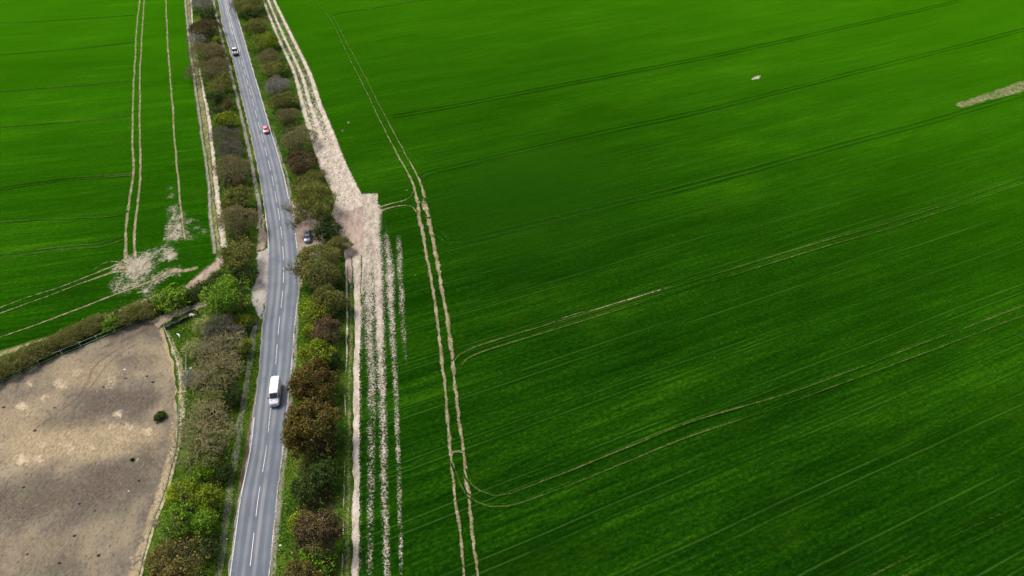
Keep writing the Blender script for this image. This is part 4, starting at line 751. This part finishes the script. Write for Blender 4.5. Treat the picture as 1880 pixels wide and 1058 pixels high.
VG2 = [(466, 610), (479, 612), (472, 690), (460, 750), (448, 830), (430, 920), (412, 1020), (404, 1070), (372, 1070), (395, 960), (412, 900), (428, 820), (448, 720), (455, 650)]
VG3 = [(428, -20), (452, -20), (475, 100), (500, 200), (530, 300), (548, 368), (532, 362), (508, 285), (480, 180), (455, 90)]
VG4 = [(551, 530), (566, 520), (560, 620), (548, 720), (540, 830), (530, 930), (520, 1070), (498, 1070), (512, 920), (524, 820), (538, 700), (545, 600)]
VG5 = [(624, 420), (634, 470), (636, 600), (634, 800), (628, 1070), (644, 1070), (645, 800), (646, 600), (640, 510), (618, 420)]
VG6 = [(356, -10), (366, 60), (385, 160), (398, 260), (408, 360), (412, 430), (402, 380), (390, 270), (375, 170), (358, 60)]
VG7 = [(302, 606), (330, 596), (372, 580), (370, 610), (345, 640), (350, 690), (345, 760), (335, 740), (334, 690), (322, 648)]
scatter('hedge_scrub', [(HLS, .5), (HRS, .42), (HP1, .08)], 15000, 2.6, .32, LEAF['olive'], 11, 'tangled olive scrub filling the gaps between the hedgerow trees', 'scrub', .55, 7, (ROADPOLY, LAYL, LAYR))
scatter('hedge_scrub', [(HLS, .52), (HRS, .48)], 6000, 2.2, .32, LEAF['green'], 12, 'fresh green scrub and saplings between the hedgerow trees', 'scrub', .6, 7, (ROADPOLY, LAYL, LAYR))
scatter('verge_grass', [(VG1, .12), (VG2, .22), (VG3, .14), (VG4, .2), (VG5, .14), (VG6, .08), (VG7, .10)], 30000, .35, .20, LEAF['green'], 2, 'tufted green grass on the road verges', 'grass', .3, 2, (ROADPOLY,))
# stray crop tufts and weeds on the chalk, loose chalk stones on the crop edge
CH = [(556, 215), (616, 253), (652, 338), (664, 357), (693, 356), (700, 500), (705, 650), (712, 1070), (664, 1070), (664, 600), (668, 400), (619, 372)]
scatter('weeds', [(CH, 1.0)], 5200, .16, .20, LEAF['under'], 4, 'sparse green weeds and stray wheat on the pale chalk strips', 'weeds', .25, 2)

# ================================================================== VEHICLES
def simple(name, col, rough=.5, metal=0.0, coat=0.0, spec=.5):
    t = NT(name); n = t.noise(t.pos, 3.0, 3); c = t.mix(t.mul(t.step(n, .45, .75), .22), col, tuple(x * .72 + .01 for x in col)); return t.out(c, rough, None, spec=spec, Metallic=metal, Coat_Weight=coat, Coat_Roughness=.08)
M_WHITE = simple('white_van_paint', (.82, .83, .84), .32, 0, .5); M_GLASS = simple('dark_glass', (.02, .03, .04), .06, 0, .6, .8); M_TYRE = simple('tyre_rubber', (.018, .018, .018), .85); M_RIM = simple('wheel_metal', (.38, .38, .39), .35, .8)
M_BLACK = simple('black_trim', (.02, .02, .022), .55); M_LAMP = simple('lamp_lens', (.75, .76, .74), .12, 0, .6); M_RED = simple('red_lens', (.45, .02, .02), .2, 0, .5); M_PLATE = simple('number_plate_white', (.72, .72, .66), .5); M_PLATEY = simple('number_plate_yellow', (.72, .55, .06), .5)
M_PINK = simple('pinkish_red_paint', (.62, .13, .20), .30, 0, .7); M_BLUE = simple('blue_grey_paint', (.075, .105, .16), .26, .35, .8); M_PALE = simple('pale_pickup_paint', (.74, .74, .73), .35, 0, .4); M_GREY = simple('grey_trim', (.16, .16, .17), .6)
def loft(name, secs, mat, parent, lower=.12):
    V, F = [], []
    for y, w_, zb, zbelt, wt, zt in secs:
        half = [(w_ * .80, zb), (w_ * .97, zb + .07), (w_, zb + (zbelt - zb) * .5), (w_ * .985, zbelt), (wt + (w_ - wt) * .10, zbelt + (zt - zbelt) * .80), (wt * .86, zt - .015), (wt * .45, zt + .012)]
        V += [(x, y, z) for x, z in half] + [(-x, y, z) for x, z in half[::-1]]
    m = 14
    for i in range(len(secs) - 1):
        for k in range(m): F.append((i * m + k, i * m + (k + 1) % m, (i + 1) * m + (k + 1) % m, (i + 1) * m + k))
    o = mesh(name, V, [F], mat, parent); me = o.data; bm = bmesh.new(); bm.from_mesh(me); bm.verts.ensure_lookup_table()
    n = len(secs) * m
    bm.faces.new([bm.verts[k] for k in range(m)][::-1]); bm.faces.new([bm.verts[n - m + k] for k in range(m)])
    bmesh.ops.recalc_face_normals(bm, faces=bm.faces); bm.to_mesh(me); bm.free()
    for p in me.polygons: p.use_smooth = True
    o.modifiers.new('bevel', 'BEVEL').width = .02; md = o.modifiers.new('sub', 'SUBSURF'); md.levels = md.render_levels = 1
    return o
def panel(name, pts, mat, parent, thick=.02):
    V = [tuple(p) for p in pts]; n = len(V); a = np.array(V); nn = np.cross(a[1] - a[0], a[2] - a[0]); nn = nn / np.linalg.norm(nn) * thick
    V2 = [tuple(np.array(p) - nn) for p in V]; F = [tuple(range(n)), tuple(range(2 * n - 1, n - 1, -1))]; me = bpy.data.meshes.new(name)
    me.from_pydata(V + V2, [], F + [(k, n + k, n + (k + 1) % n, (k + 1) % n) for k in range(n)]); me.materials.append(mat); o = bpy.data.objects.new(name, me); COL.objects.link(o); o.parent = parent
    bm = bmesh.new(); bm.from_mesh(me); bmesh.ops.recalc_face_normals(bm, faces=bm.faces); bm.to_mesh(me); bm.free(); return o
def box(name, c, sz, mat, parent=None, bev=.02, rz=0):
    bm = bmesh.new(); bmesh.ops.create_cube(bm, size=1); bmesh.ops.scale(bm, vec=sz, verts=bm.verts)
    if bev: bmesh.ops.bevel(bm, geom=bm.edges[:], offset=min(bev, min(sz) * .45), segments=2, affect='EDGES')
    if rz: bmesh.ops.rotate(bm, matrix=Matrix.Rotation(rz, 3, 'Z'), verts=bm.verts)
    bmesh.ops.translate(bm, vec=c, verts=bm.verts); me = bpy.data.meshes.new(name); bm.to_mesh(me); bm.free(); me.materials.append(mat); o = bpy.data.objects.new(name, me); COL.objects.link(o)
    if parent: o.parent = parent
    return o
def wheels(root, ys, x, r, wd=.22):
    for y in ys:
        for sx in (-1, 1):
            def cyl(nm, rad, w_, mat, par, off):
                bm = bmesh.new(); bmesh.ops.create_cone(bm, cap_ends=True, segments=20, radius1=rad, radius2=rad, depth=w_); bmesh.ops.bevel(bm, geom=[e for e in bm.edges if len(e.link_faces) == 2 and e.calc_face_angle() > 1], offset=.025, segments=2, affect='EDGES')
                bmesh.ops.rotate(bm, matrix=Matrix.Rotation(math.pi / 2, 3, 'Y'), verts=bm.verts); bmesh.ops.translate(bm, vec=(sx * (x + off), y, r), verts=bm.verts); me = bpy.data.meshes.new(nm); bm.to_mesh(me); bm.free(); me.materials.append(mat); o = bpy.data.objects.new(nm, me); COL.objects.link(o); o.parent = par; return o
            t = cyl('wheel', r, wd, M_TYRE, root, 0); cyl('rim', r * .62, wd + .012, M_RIM, t, .004)
def road_place(name, s, a, back=False):
    p, z = road_at(s, a); p2, _ = road_at(s + 2, a); d = p2 - p; d = -d if back else d
    return empty(name, (p[0], p[1], z + .006), math.atan2(d[1], d[0]) - math.pi / 2)
# --- white panel van
sv = s_of(751, 499); van = tag(road_place('panel_van', sv - 3.1, .25), 'white high roofed panel van driving towards the camera', 'van')
loft('body', [(-3.08, .88, .44, 1.25, .78, 2.42), (-3.03, .95, .38, 1.3, .86, 2.52), (-2.6, .98, .36, 1.3, .89, 2.58), (-.8, .99, .36, 1.3, .90, 2.61), (.9, .99, .36, 1.3, .89, 2.58), (1.30, .99, .36, 1.3, .85, 2.46), (1.68, .985, .36, 1.3, .84, 2.04), (2.08, .98, .36, 1.28, .83, 1.60), (2.3, .97, .36, 1.18, .82, 1.44), (2.85, .93, .38, .98, .76, 1.20), (3.05, .86, .42, .82, .66, 1.0), (3.12, .74, .46, .68, .60, .80)], M_WHITE, van)
ws = mesh('windscreen', [(-.70, 1.40, 2.395), (-.35, 1.425, 2.43), (.35, 1.425, 2.43), (.70, 1.40, 2.395), (-.76, 2.06, 1.68), (-.4, 2.10, 1.69), (.4, 2.10, 1.69), (.76, 2.06, 1.68)], [[(0, 4, 5, 1), (1, 5, 6, 2), (2, 6, 7, 3)]], M_GLASS, van)
panel('wiper', [(-.5, 2.13, 1.70), (-.46, 2.13, 1.70), (.02, 1.95, 1.92), (-.02, 1.95, 1.92)], M_BLACK, ws)
for sx in (-1, 1):
    panel('side_window', [(sx * .985, 1.15, 1.36), (sx * .985, 1.86, 1.36), (sx * .905, 1.62, 2.02), (sx * .895, 1.15, 2.05)], M_GLASS, van)
    panel('headlight', [(sx * .50, 3.085, .86), (sx * .80, 2.99, .86), (sx * .78, 2.90, 1.12), (sx * .55, 2.98, 1.10)], M_LAMP, van, .05)
    m_ = box('mirror', (sx * 1.13, 1.78, 1.52), (.20, .12, .34), M_BLACK, van, .04); box('mirror_arm', (sx * 1.02, 1.78, 1.42), (.12, .06, .06), M_BLACK, m_, .01)
    panel('sliding_rail', [(sx * .998, -1.6, 1.26), (sx * .998, .3, 1.26), (sx * .997, .3, 1.30), (sx * .997, -1.6, 1.30)], M_GREY, van); panel('door_seam', [(sx * .998, 1.02, .5), (sx * .998, 1.04, .5), (sx * .93, 1.04, 2.1), (sx * .93, 1.02, 2.1)], M_GREY, van)
    panel('vent', [(sx * .62, 2.36, 1.435), (sx * .32, 2.38, 1.445), (sx * .32, 2.44, 1.41), (sx * .62, 2.42, 1.40)], M_GREY, van)
box('grille', (0, 3.06, .84), (.95, .12, .16), M_BLACK, van, .03); box('bumper', (0, 3.06, .50), (1.5, .18, .20), M_GREY, van, .05); box('number_plate', (0, 3.165, .53), (.52, .02, .12), M_PLATE, van, 0); box('roof_vent', (-.02, .72, 2.63), (.42, .20, .09), M_GREY, van, .03); box('rear_step', (0, -3.12, .44), (1.5, .14, .12), M_BLACK, van, .03)
wheels(van, (-1.85, 1.95), .86, .35)
# --- cars
def car(root, paint, k=1.0, hgt=1.0, roofm=None):
    S = [(-1.98, .70, .36, .66, .56, .90), (-1.88, .80, .28, .80, .64, 1.02), (-1.62, .85, .24, .90, .58, 1.30), (-1.2, .87, .22, .92, .60, 1.43), (-.5, .875, .22, .92, .61, 1.46), (.1, .875, .22, .92, .60, 1.43), (.34, .87, .22, .91, .59, 1.36), (.72, .87, .22, .90, .62, 1.15), (1.02, .86, .22, .88, .66, .97), (1.5, .84, .24, .78, .64, .88), (1.82, .78, .28, .66, .56, .77), (1.98, .66, .34, .54, .46, .63)]
    S = [(y * k, a, b, c, d, e if e < 1 else 1 + (e - 1) * hgt) for y, a, b, c, d, e in S]; h = lambda z: z if z < 1 else 1 + (z - 1) * hgt
    loft('body', S, paint, root)
    mesh('windscreen', [(-.50, .36 * k, h(1.375)), (.50, .36 * k, h(1.375)), (.60, 1.0 * k, 1.01), (-.60, 1.0 * k, 1.01), (0, .37 * k, h(1.40)), (0, 1.05 * k, 1.02)], [[(0, 3, 5, 4), (4, 5, 2, 1)]], M_GLASS, root)
    mesh('rear_window', [(-.50, -1.52 * k, h(1.375)), (.50, -1.52 * k, h(1.375)), (.58, -1.83 * k, 1.09), (-.58, -1.83 * k, 1.09)], [[(0, 1, 2, 3)]], M_GLASS, root)
    for sx in (-1, 1):
        for ya, yb, n_ in ((-.42, .62, 'front'), (-1.45, -.50, 'rear')):
            ta, tb = (ya + (.12 if n_ == 'rear' else .0), yb - (.38 if n_ == 'front' else 0))
            panel('side_window', [(sx * .872, ya * k, .95), (sx * .872, yb * k, .95), (sx * .675, tb * k, h(1.33)), (sx * .675, ta * k, h(1.33))], M_GLASS, root)
        panel('headlight', [(sx * .42, 1.94 * k, .60), (sx * .70, 1.85 * k, .60), (sx * .72, 1.72 * k, .76), (sx * .48, 1.82 * k, .76)], M_LAMP, root, .05); panel('tail_lamp', [(sx * .60, -1.97 * k, .72), (sx * .74, -1.92 * k, .72), (sx * .72, -1.86 * k, .98), (sx * .62, -1.90 * k, .98)], M_RED, root, .05)
        box('mirror', (sx * .96, .72 * k, .98), (.18, .10, .13), paint, root, .03)
    box('grille', (0, 1.93 * k, .52), (.70, .12, .14), M_BLACK, root, .03); box('number_plate', (0, 2.0 * k, .42), (.50, .02, .11), M_PLATE, root, 0)
    wheels(root, (-1.25 * k, 1.25 * k), .76, .31, .2)
sp = s_of(247, 480); pk = tag(road_place('car', sp - 2.0, .50), 'small pinkish red car driving towards the camera beyond the lay bys', 'car'); car(pk, M_PINK)
a0, a1 = P(566.5, 431), P(565.5, 448); d = (a1 - a0) / np.linalg.norm(a1 - a0); c0 = a1 - d * 2.0
pc = tag(empty('parked_car', (c0[0], c0[1], .05), math.atan2(d[1], d[0]) - math.pi / 2), 'blue grey hatchback parked in the lay by under the spreading tree', 'car'); car(pc, M_BLUE, 1.0, 1.1)
# --- pickup truck, driving away
su = s_of(104, 441); pu = tag(road_place('pickup_truck', su - 3.0, -.46, True), 'pale pickup truck with open load bed driving away from the camera', 'truck')
loft('cab', [(-.15, .84, .40, .98, .66, 1.60), (-.05, .88, .36, 1.0, .68, 1.72), (.6, .89, .34, 1.0, .68, 1.76), (1.0, .89, .34, 1.0, .66, 1.66), (1.5, .88, .34, .98, .70, 1.12), (2.2, .86, .36, .88, .66, 1.00), (2.5, .76, .42, .70, .56, .82)], M_PALE, pu)
panel('rear_window', [(-.60, -.19, 1.12), (.60, -.19, 1.12), (.52, -.14, 1.56), (-.52, -.14, 1.56)], M_GLASS, pu); mesh('windscreen', [(-.55, 1.03, 1.66), (.55, 1.03, 1.66), (.66, 1.48, 1.15), (-.66, 1.48, 1.15)], [[(0, 3, 2, 1)]], M_GLASS, pu)
box('bed_floor', (0, -1.35, .70), (1.66, 2.3, .06), M_PALE, pu, .01); box('headboard', (0, -.26, 1.05), (1.68, .06, .80), M_BLACK, pu, .01); box('tailgate', (0, -2.50, .93), (1.72, .08, .52), M_PALE, pu, .02); box('bumper', (0, -2.60, .50), (1.66, .12, .16), M_BLACK, pu, .03); box('chassis', (0, -1.2, .50), (1.0, 2.5, .18), M_BLACK, pu, .02)
for sx in (-1, 1):
    box('bed_side', (sx * .845, -1.36, .93), (.08, 2.18, .52), M_PALE, pu, .02); panel('side_window', [(sx * .885, .0, 1.04), (sx * .885, 1.28, 1.04), (sx * .745, .98, 1.56), (sx * .745, .05, 1.58)], M_GLASS, pu); box('tail_lamp', (sx * .80, -2.55, .82), (.10, .05, .26), M_RED, pu, .01); box('mirror', (sx * 1.0, 1.15, 1.12), (.18, .1, .2), M_BLACK, pu, .03)
wheels(pu, (-1.55, 1.65), .76, .36, .22); pu.scale = (1.14, 1.2, 1.12)
t_pl = simple('pale_timber', (.62, .55, .44), .8); t_sk = simple('pale_sack', (.66, .60, .56), .85); t_tool = simple('grey_tool', (.22, .22, .21), .7)
def on_truck(o, label, cat): o.matrix_world = pu.matrix_basis.copy(); o.location = pu.location; o.rotation_euler = pu.rotation_euler; o.scale = pu.scale; return tag(o, label, cat)
on_truck(box('plank', (-.18, -1.5, .78), (.26, 1.7, .08), t_pl, None, .01, .05), 'pale plank lying in the pickup truck\'s load bed', 'plank')
on_truck(box('sack', (.02, -.75, .86), (.70, .50, .26), t_sk, None, .10, .2), 'pale sack near the cab in the pickup truck\'s load bed', 'sack')
on_truck(box('tool_box', (.42, -1.6, .84), (.40, .70, .22), t_tool, None, .03, -.1), 'grey box on the right of the pickup truck\'s load bed', 'box')

# ================================================================== PERSON by the parked car
def person(px, label):
    xy = P(*px); root = tag(empty('person', (xy[0], xy[1], .03), R_(200)), label, 'person')
    J = {'pel': (0, 0, .95, .15), 'sp': (0, .01, 1.15, .145), 'ch': (0, .0, 1.34, .165), 'nk': (0, .02, 1.49, .06), 'hd': (0, .03, 1.60, .085), 'ht': (0, .03, 1.72, .075)}
    E_ = [('pel', 'sp'), ('sp', 'ch'), ('ch', 'nk'), ('nk', 'hd'), ('hd', 'ht')]
    for s_, sx in (('l', -1), ('r', 1)):
        J.update({s_ + 'sh': (sx * .19, 0, 1.42, .07), s_ + 'el': (sx * .25, -.03, 1.15, .05), s_ + 'wr': (sx * .24, .10, .93, .036), s_ + 'pa': (sx * .235, .14, .86, .034), s_ + 'hp': (sx * .10, 0, .90, .10), s_ + 'kn': (sx * .11, .02, .50, .072), s_ + 'an': (sx * .11, -.02, .10, .05), s_ + 'to': (sx * .12, .16, .05, .042)})
        E_ += [('ch', s_ + 'sh'), (s_ + 'sh', s_ + 'el'), (s_ + 'el', s_ + 'wr'), (s_ + 'wr', s_ + 'pa'), ('pel', s_ + 'hp'), (s_ + 'hp', s_ + 'kn'), (s_ + 'kn', s_ + 'an'), (s_ + 'an', s_ + 'to')]
        for k, (fx, fy, fl) in enumerate([(.03, .035, .055), (.012, .03, .085), (0, .02, .092), (-.012, .012, .085), (-.022, .0, .068)]):
            J[s_ + 'f%d' % k] = (sx * (.235 - fx), .15 + fy * .8, .86 - fl * .55, .010); J[s_ + 'g%d' % k] = (sx * (.235 - fx * 1.2), .16 + fy * .9, .86 - fl, .008); E_ += [(s_ + 'pa', s_ + 'f%d' % k), (s_ + 'f%d' % k, s_ + 'g%d' % k)]
    ks = list(J); me = bpy.data.meshes.new('body'); me.from_pydata([J[k][:3] for k in ks], [(ks.index(a), ks.index(b)) for a, b in E_], []); o = bpy.data.objects.new('body', me); COL.objects.link(o); o.parent = root
    o.modifiers.new('skin', 'SKIN'); md = o.modifiers.new('sub', 'SUBSURF'); md.levels = md.render_levels = 2
    for k, sk in zip(ks, me.skin_vertices[0].data): sk.radius = (J[k][3],) * 2; sk.use_root = (k == 'pel')
    t = NT('dark_clothes_and_skin'); tc = t.n('ShaderNodeTexCoord').outputs['Object']; x, y, z = t.sep(tc)
    skin = t.math('MAXIMUM', t.step(z, 1.50, 1.52), t.mul(t.step(z, .93, .91), t.step(t.math('ABSOLUTE', x), .195, .205))); cl = t.mix(t.step(z, .96, .98), (.012, .014, .022), (.014, .014, .016)); t_m = t.out(t.mix(skin, cl, (.45, .28, .20)), .8); me.materials.append(t_m)
    bm = bmesh.new(); bmesh.ops.create_uvsphere(bm, u_segments=14, v_segments=10, radius=.105); bmesh.ops.scale(bm, vec=(.95, 1.05, 1.1), verts=bm.verts)
    bmesh.ops.delete(bm, geom=[v for v in bm.verts if v.co.z < -.02 and v.co.y > .02], context='VERTS'); bmesh.ops.translate(bm, vec=(0, .02, 1.685), verts=bm.verts); hm = bpy.data.meshes.new('hair'); bm.to_mesh(hm); bm.free(); hm.materials.append(simple('dark_hair', (.02, .015, .012), .8)); h = bpy.data.objects.new('hair', hm); COL.objects.link(h); h.parent = root
person((572.6, 433.0), 'person in dark clothes standing at the rear corner of the parked car')

# ================================================================== FENCES, BARRIER, SMALL THINGS
M_POST = simple('pale_plastic_post', (.62, .68, .64), .6); M_TAPE = simple('pale_green_tape', (.42, .55, .48), .6); M_WOOD = simple('weathered_post', (.30, .27, .22), .9); M_WIRE = simple('pale_fence_tape', (.60, .60, .52), .6)
def bar(name, pts, rad, mat, parent, sides=4):
    p = np.asarray(pts, float); S = p[:-1]; d = p[1:] - p[:-1]; L = np.linalg.norm(d, axis=1); V, F, _, _ = tubes(S, norm(d), L, np.full(len(S), rad), np.full(len(S), rad), 1, sides, 0, 0, np.random.default_rng(1)); return mesh(name, V, [F], mat, parent)
def fence(name, px, posts, hgt, rails, pm, tm, label, rr=.03, tr=.02, seed=0):
    rng = np.random.default_rng(seed); q = smooth(PX(px), .5); root = tag(empty(name, (q[0, 0], q[0, 1], 0)), label, 'fence'); o0 = np.array([q[0, 0], q[0, 1]])
    d = np.concatenate([[0], np.cumsum(np.linalg.norm(np.diff(q, axis=0), axis=1))]); ss = np.arange(.1, d[-1], posts); ss = ss + rng.uniform(-.3, .3, len(ss)) * posts * .5; tops = []
    for s_ in np.clip(ss, 0, d[-1]):
        x, y = np.interp(s_, d, q[:, 0]) - o0[0], np.interp(s_, d, q[:, 1]) - o0[1]; lx, ly = rng.normal(0, .05, 2); hh = hgt * rng.uniform(.92, 1.12)
        bar('post', [(x, y, -.05), (x + lx, y + ly, hh)], rr, pm, root, 6); tops.append((x, y, lx, ly))
    for rz in rails: bar('rail', [(x + lx * rz / hgt, y + ly * rz / hgt, rz + (.03 if k % 2 else 0)) for k, (x, y, lx, ly) in enumerate(tops)], tr, tm, root, 4)
    return root
fence('tape_fence', [(-30, 717), (0, 703), (40, 686), (90, 661), (120, 649), (170, 628), (210, 611), (255, 591), (288, 579)], 3.6, 1.35, (1.2, .25), M_POST, M_TAPE, 'long pale tape fence along the upper edge of the paddock', .05, .035)
fence('tape_fence', [(u + 2, v) for u, v in PB[:-1]], 5.0, 1.0, (.95, .5), M_WOOD, M_WIRE, 'thin wire fence along the right edge of the paddock', .05, .02, 2)
fence('wire_fence', [(346, 628), (343, 660), (344, 700), (343, 735)], 3.5, 1.1, (1.0, .6), M_WOOD, M_WIRE, 'short old wire fence among the scrub left of the bare trees', .05, .018, 3)
# low dark barrier of old boards at the paddock entrance
M_BOARD = [simple('dark_board_%d' % k, c, .85) for k, c in enumerate([(.030, .028, .034), (.050, .046, .056), (.075, .070, .078), (.10, .088, .075)])]
q = resamp(smooth(PX([(306, 606), (322, 598), (340, 589), (354, 582)]), .4), 15); rng = np.random.default_rng(8); root = tag(empty('board_barrier', (q[0, 0], q[0, 1], 0)), 'low dark barrier of old boards between the earth track and rough grass', 'barrier')
for k in range(14):
    a, b = q[k] - q[0], q[k + 1] - q[0]; m = (a + b) / 2; an = math.atan2(*(b - a)[::-1]); hh = rng.uniform(.75, 1.15) - .02 * k
    box('board', (m[0], m[1], hh / 2), (np.linalg.norm(b - a) * rng.uniform(.78, .96), rng.uniform(.10, .34), hh), M_BOARD[rng.integers(0, 4)], root, .03, an + rng.normal(0, .09))
    if k % 4 == 0: box('post', (a[0], a[1] - .12, .62), (.14, .14, 1.24), M_BOARD[0], root, .02, an)
bar('rail', [(*(q[7] - q[0]), .95), (*(q[13] - q[0]), .85)], .05, simple('pale_rail', (.42, .38, .30), .8), root)
gp = P(363.5, 577); tag(box('gate_post', (gp[0], gp[1], .6), (.26, .26, 1.2), M_BOARD[0], None, .03), 'single dark post at the right end of the low barrier', 'post')
def blob(name, px, r, sz, mat, label, cat, seed=0, z=.0):
    rng = np.random.default_rng(seed); bm = bmesh.new(); bmesh.ops.create_icosphere(bm, subdivisions=3, radius=1)
    ph = rng.uniform(0, 6.28, 9)
    for v in bm.verts: v.co *= 1 + .22 * math.sin(3 * v.co.x + ph[0]) * math.sin(2.5 * v.co.y + ph[1]) + .12 * math.sin(6 * v.co.z + ph[2] + 4 * v.co.x) + rng.normal(0, .03); v.co = Vector((v.co.x * r * sz[0], v.co.y * r * sz[1], max(v.co.z, -.25) * r * sz[2] + r * sz[2] * .25))
    xy = P(*px); me = bpy.data.meshes.new(name); bm.to_mesh(me); bm.free(); me.materials.append(mat); o = bpy.data.objects.new(name, me); COL.objects.link(o); o.location = (xy[0], xy[1], z); return tag(o, label, cat)
M_CHALK = (lambda t: t.out(t.ramp(t.noise(t.pos, 3, 4, .7), [(.3, (.36, .28, .24)), (.7, (.66, .56, .50))]), .9))(NT('pinkish_chalk')); M_SHEET = simple('white_plastic', (.80, .82, .82), .5)
blob('chalk_heap', (353, 580), .75, (1, .7, .5), M_CHALK, 'small pinkish heap of chalk between the barrier and the dark post', 'heap', 1)
q3 = smooth(PX([(325, 614.5), (328, 616.5), (330.2, 619), (331, 621.5)]), .12); n = len(q3); V = []
for k, p in enumerate(q3):
    f = k / (n - 1); wd = .05 + .13 * math.sin(math.pi * f); hz = .30 + .25 * math.sin(math.pi * f)
    V += [(p[0] - wd, p[1] - wd * .3, hz), (p[0], p[1], hz + .07), (p[0] + wd, p[1] + wd * .3, hz), (p[0], p[1], hz - .10)]
F = [(4 * k + j, 4 * k + (j + 1) % 4, 4 * k + 4 + (j + 1) % 4, 4 * k + 4 + j) for k in range(n - 1) for j in range(4)]
tag(mesh('plastic_trough', V, [F, [(3, 2, 1, 0), (4 * n - 4, 4 * n - 3, 4 * n - 2, 4 * n - 1)]], M_SHEET, smooth_shade=True), 'curved white plastic strip lying in the rough grass below the barrier', 'plastic strip')
blob('plastic_bag', (351.5, 679), .26, (1.1, .8, .7), M_SHEET, 'white plastic scrap in the scrub left of the crooked bare tree', 'litter', 3, .35)
blob('plastic_bag', (334, 563.5), .22, (1.4, .7, .5), M_SHEET, 'small white scrap beside the earth track under the broad green bush', 'litter', 4)
for k, (u, v, r, lb) in enumerate([(624.5, 471, .22, 'white scrap on the grass edge right of the large twiggy tree'), (514.5, 1002, .20, 'white scrap on the right road verge near the bottom edge'), (417, 990, .14, 'tiny white scrap between footpath and road near the bottom edge'), (236, 902, .13, 'tiny white stone in the dark earth of the paddock'), (229, 679, .22, 'pale stone in the upper middle of the paddock'), (605, 424, .01, '')]):
    if lb: blob('litter' if 'scrap' in lb else 'stone', (u, v), r, (1.2, .8, .6), M_SHEET, lb, 'litter' if 'scrap' in lb else 'stone', 20 + k)
plant('shrub', 294, 764, 9, .8, 'dark', 'small lone dark green shrub standing in the paddock', 'shrub')
plant('shrub', 243, 844, 2.2, .3, 'dark', 'tiny green weed in the lower middle of the paddock', 'shrub')
M_DUNG = simple('dark_clod', (.035, .026, .02), .95)
for k, (u, v, r) in enumerate([(270, 691, .22), (281, 702, .28), (232, 695, .18), (190, 711, .24), (64, 791, .28), (7, 748, .24), (100, 749, .16), (255, 883, .24), (43, 895, .22), (137, 984, .22), (181, 1020, .26), (109, 1034, .22), (50, 1018, .18), (146, 925, .22), (174, 938, .16)]):
    blob('clod', (u, v), r, (1.2, .9, .55), M_DUNG, ['dark clod in the paddock, nearest the small lone shrub\'s upper left', 'dark clod right of the paddock centre, above the lone shrub', 'dark clod in the upper middle of the paddock', 'dark clod beside the wheel ruts in the paddock', 'dark clod at the lower end of the paddock wheel ruts', 'dark clod at the left picture edge of the paddock', 'small dark clod left of the paddock wheel ruts', 'dark clod near the right edge of the paddock\'s dark earth', 'dark clod among the curved furrows at lower left', 'dark clod in the lower middle of the paddock', 'dark clod near the bottom edge, right of the paddock middle', 'dark clod near the bottom edge, left of the paddock middle', 'small dark clod near the bottom left corner of the paddock', 'dark clod just right of the curved furrows', 'small dark clod in the dark earth below the white stone'][k], 'clod', 40 + k)['group'] = 'clods scattered over the paddock'
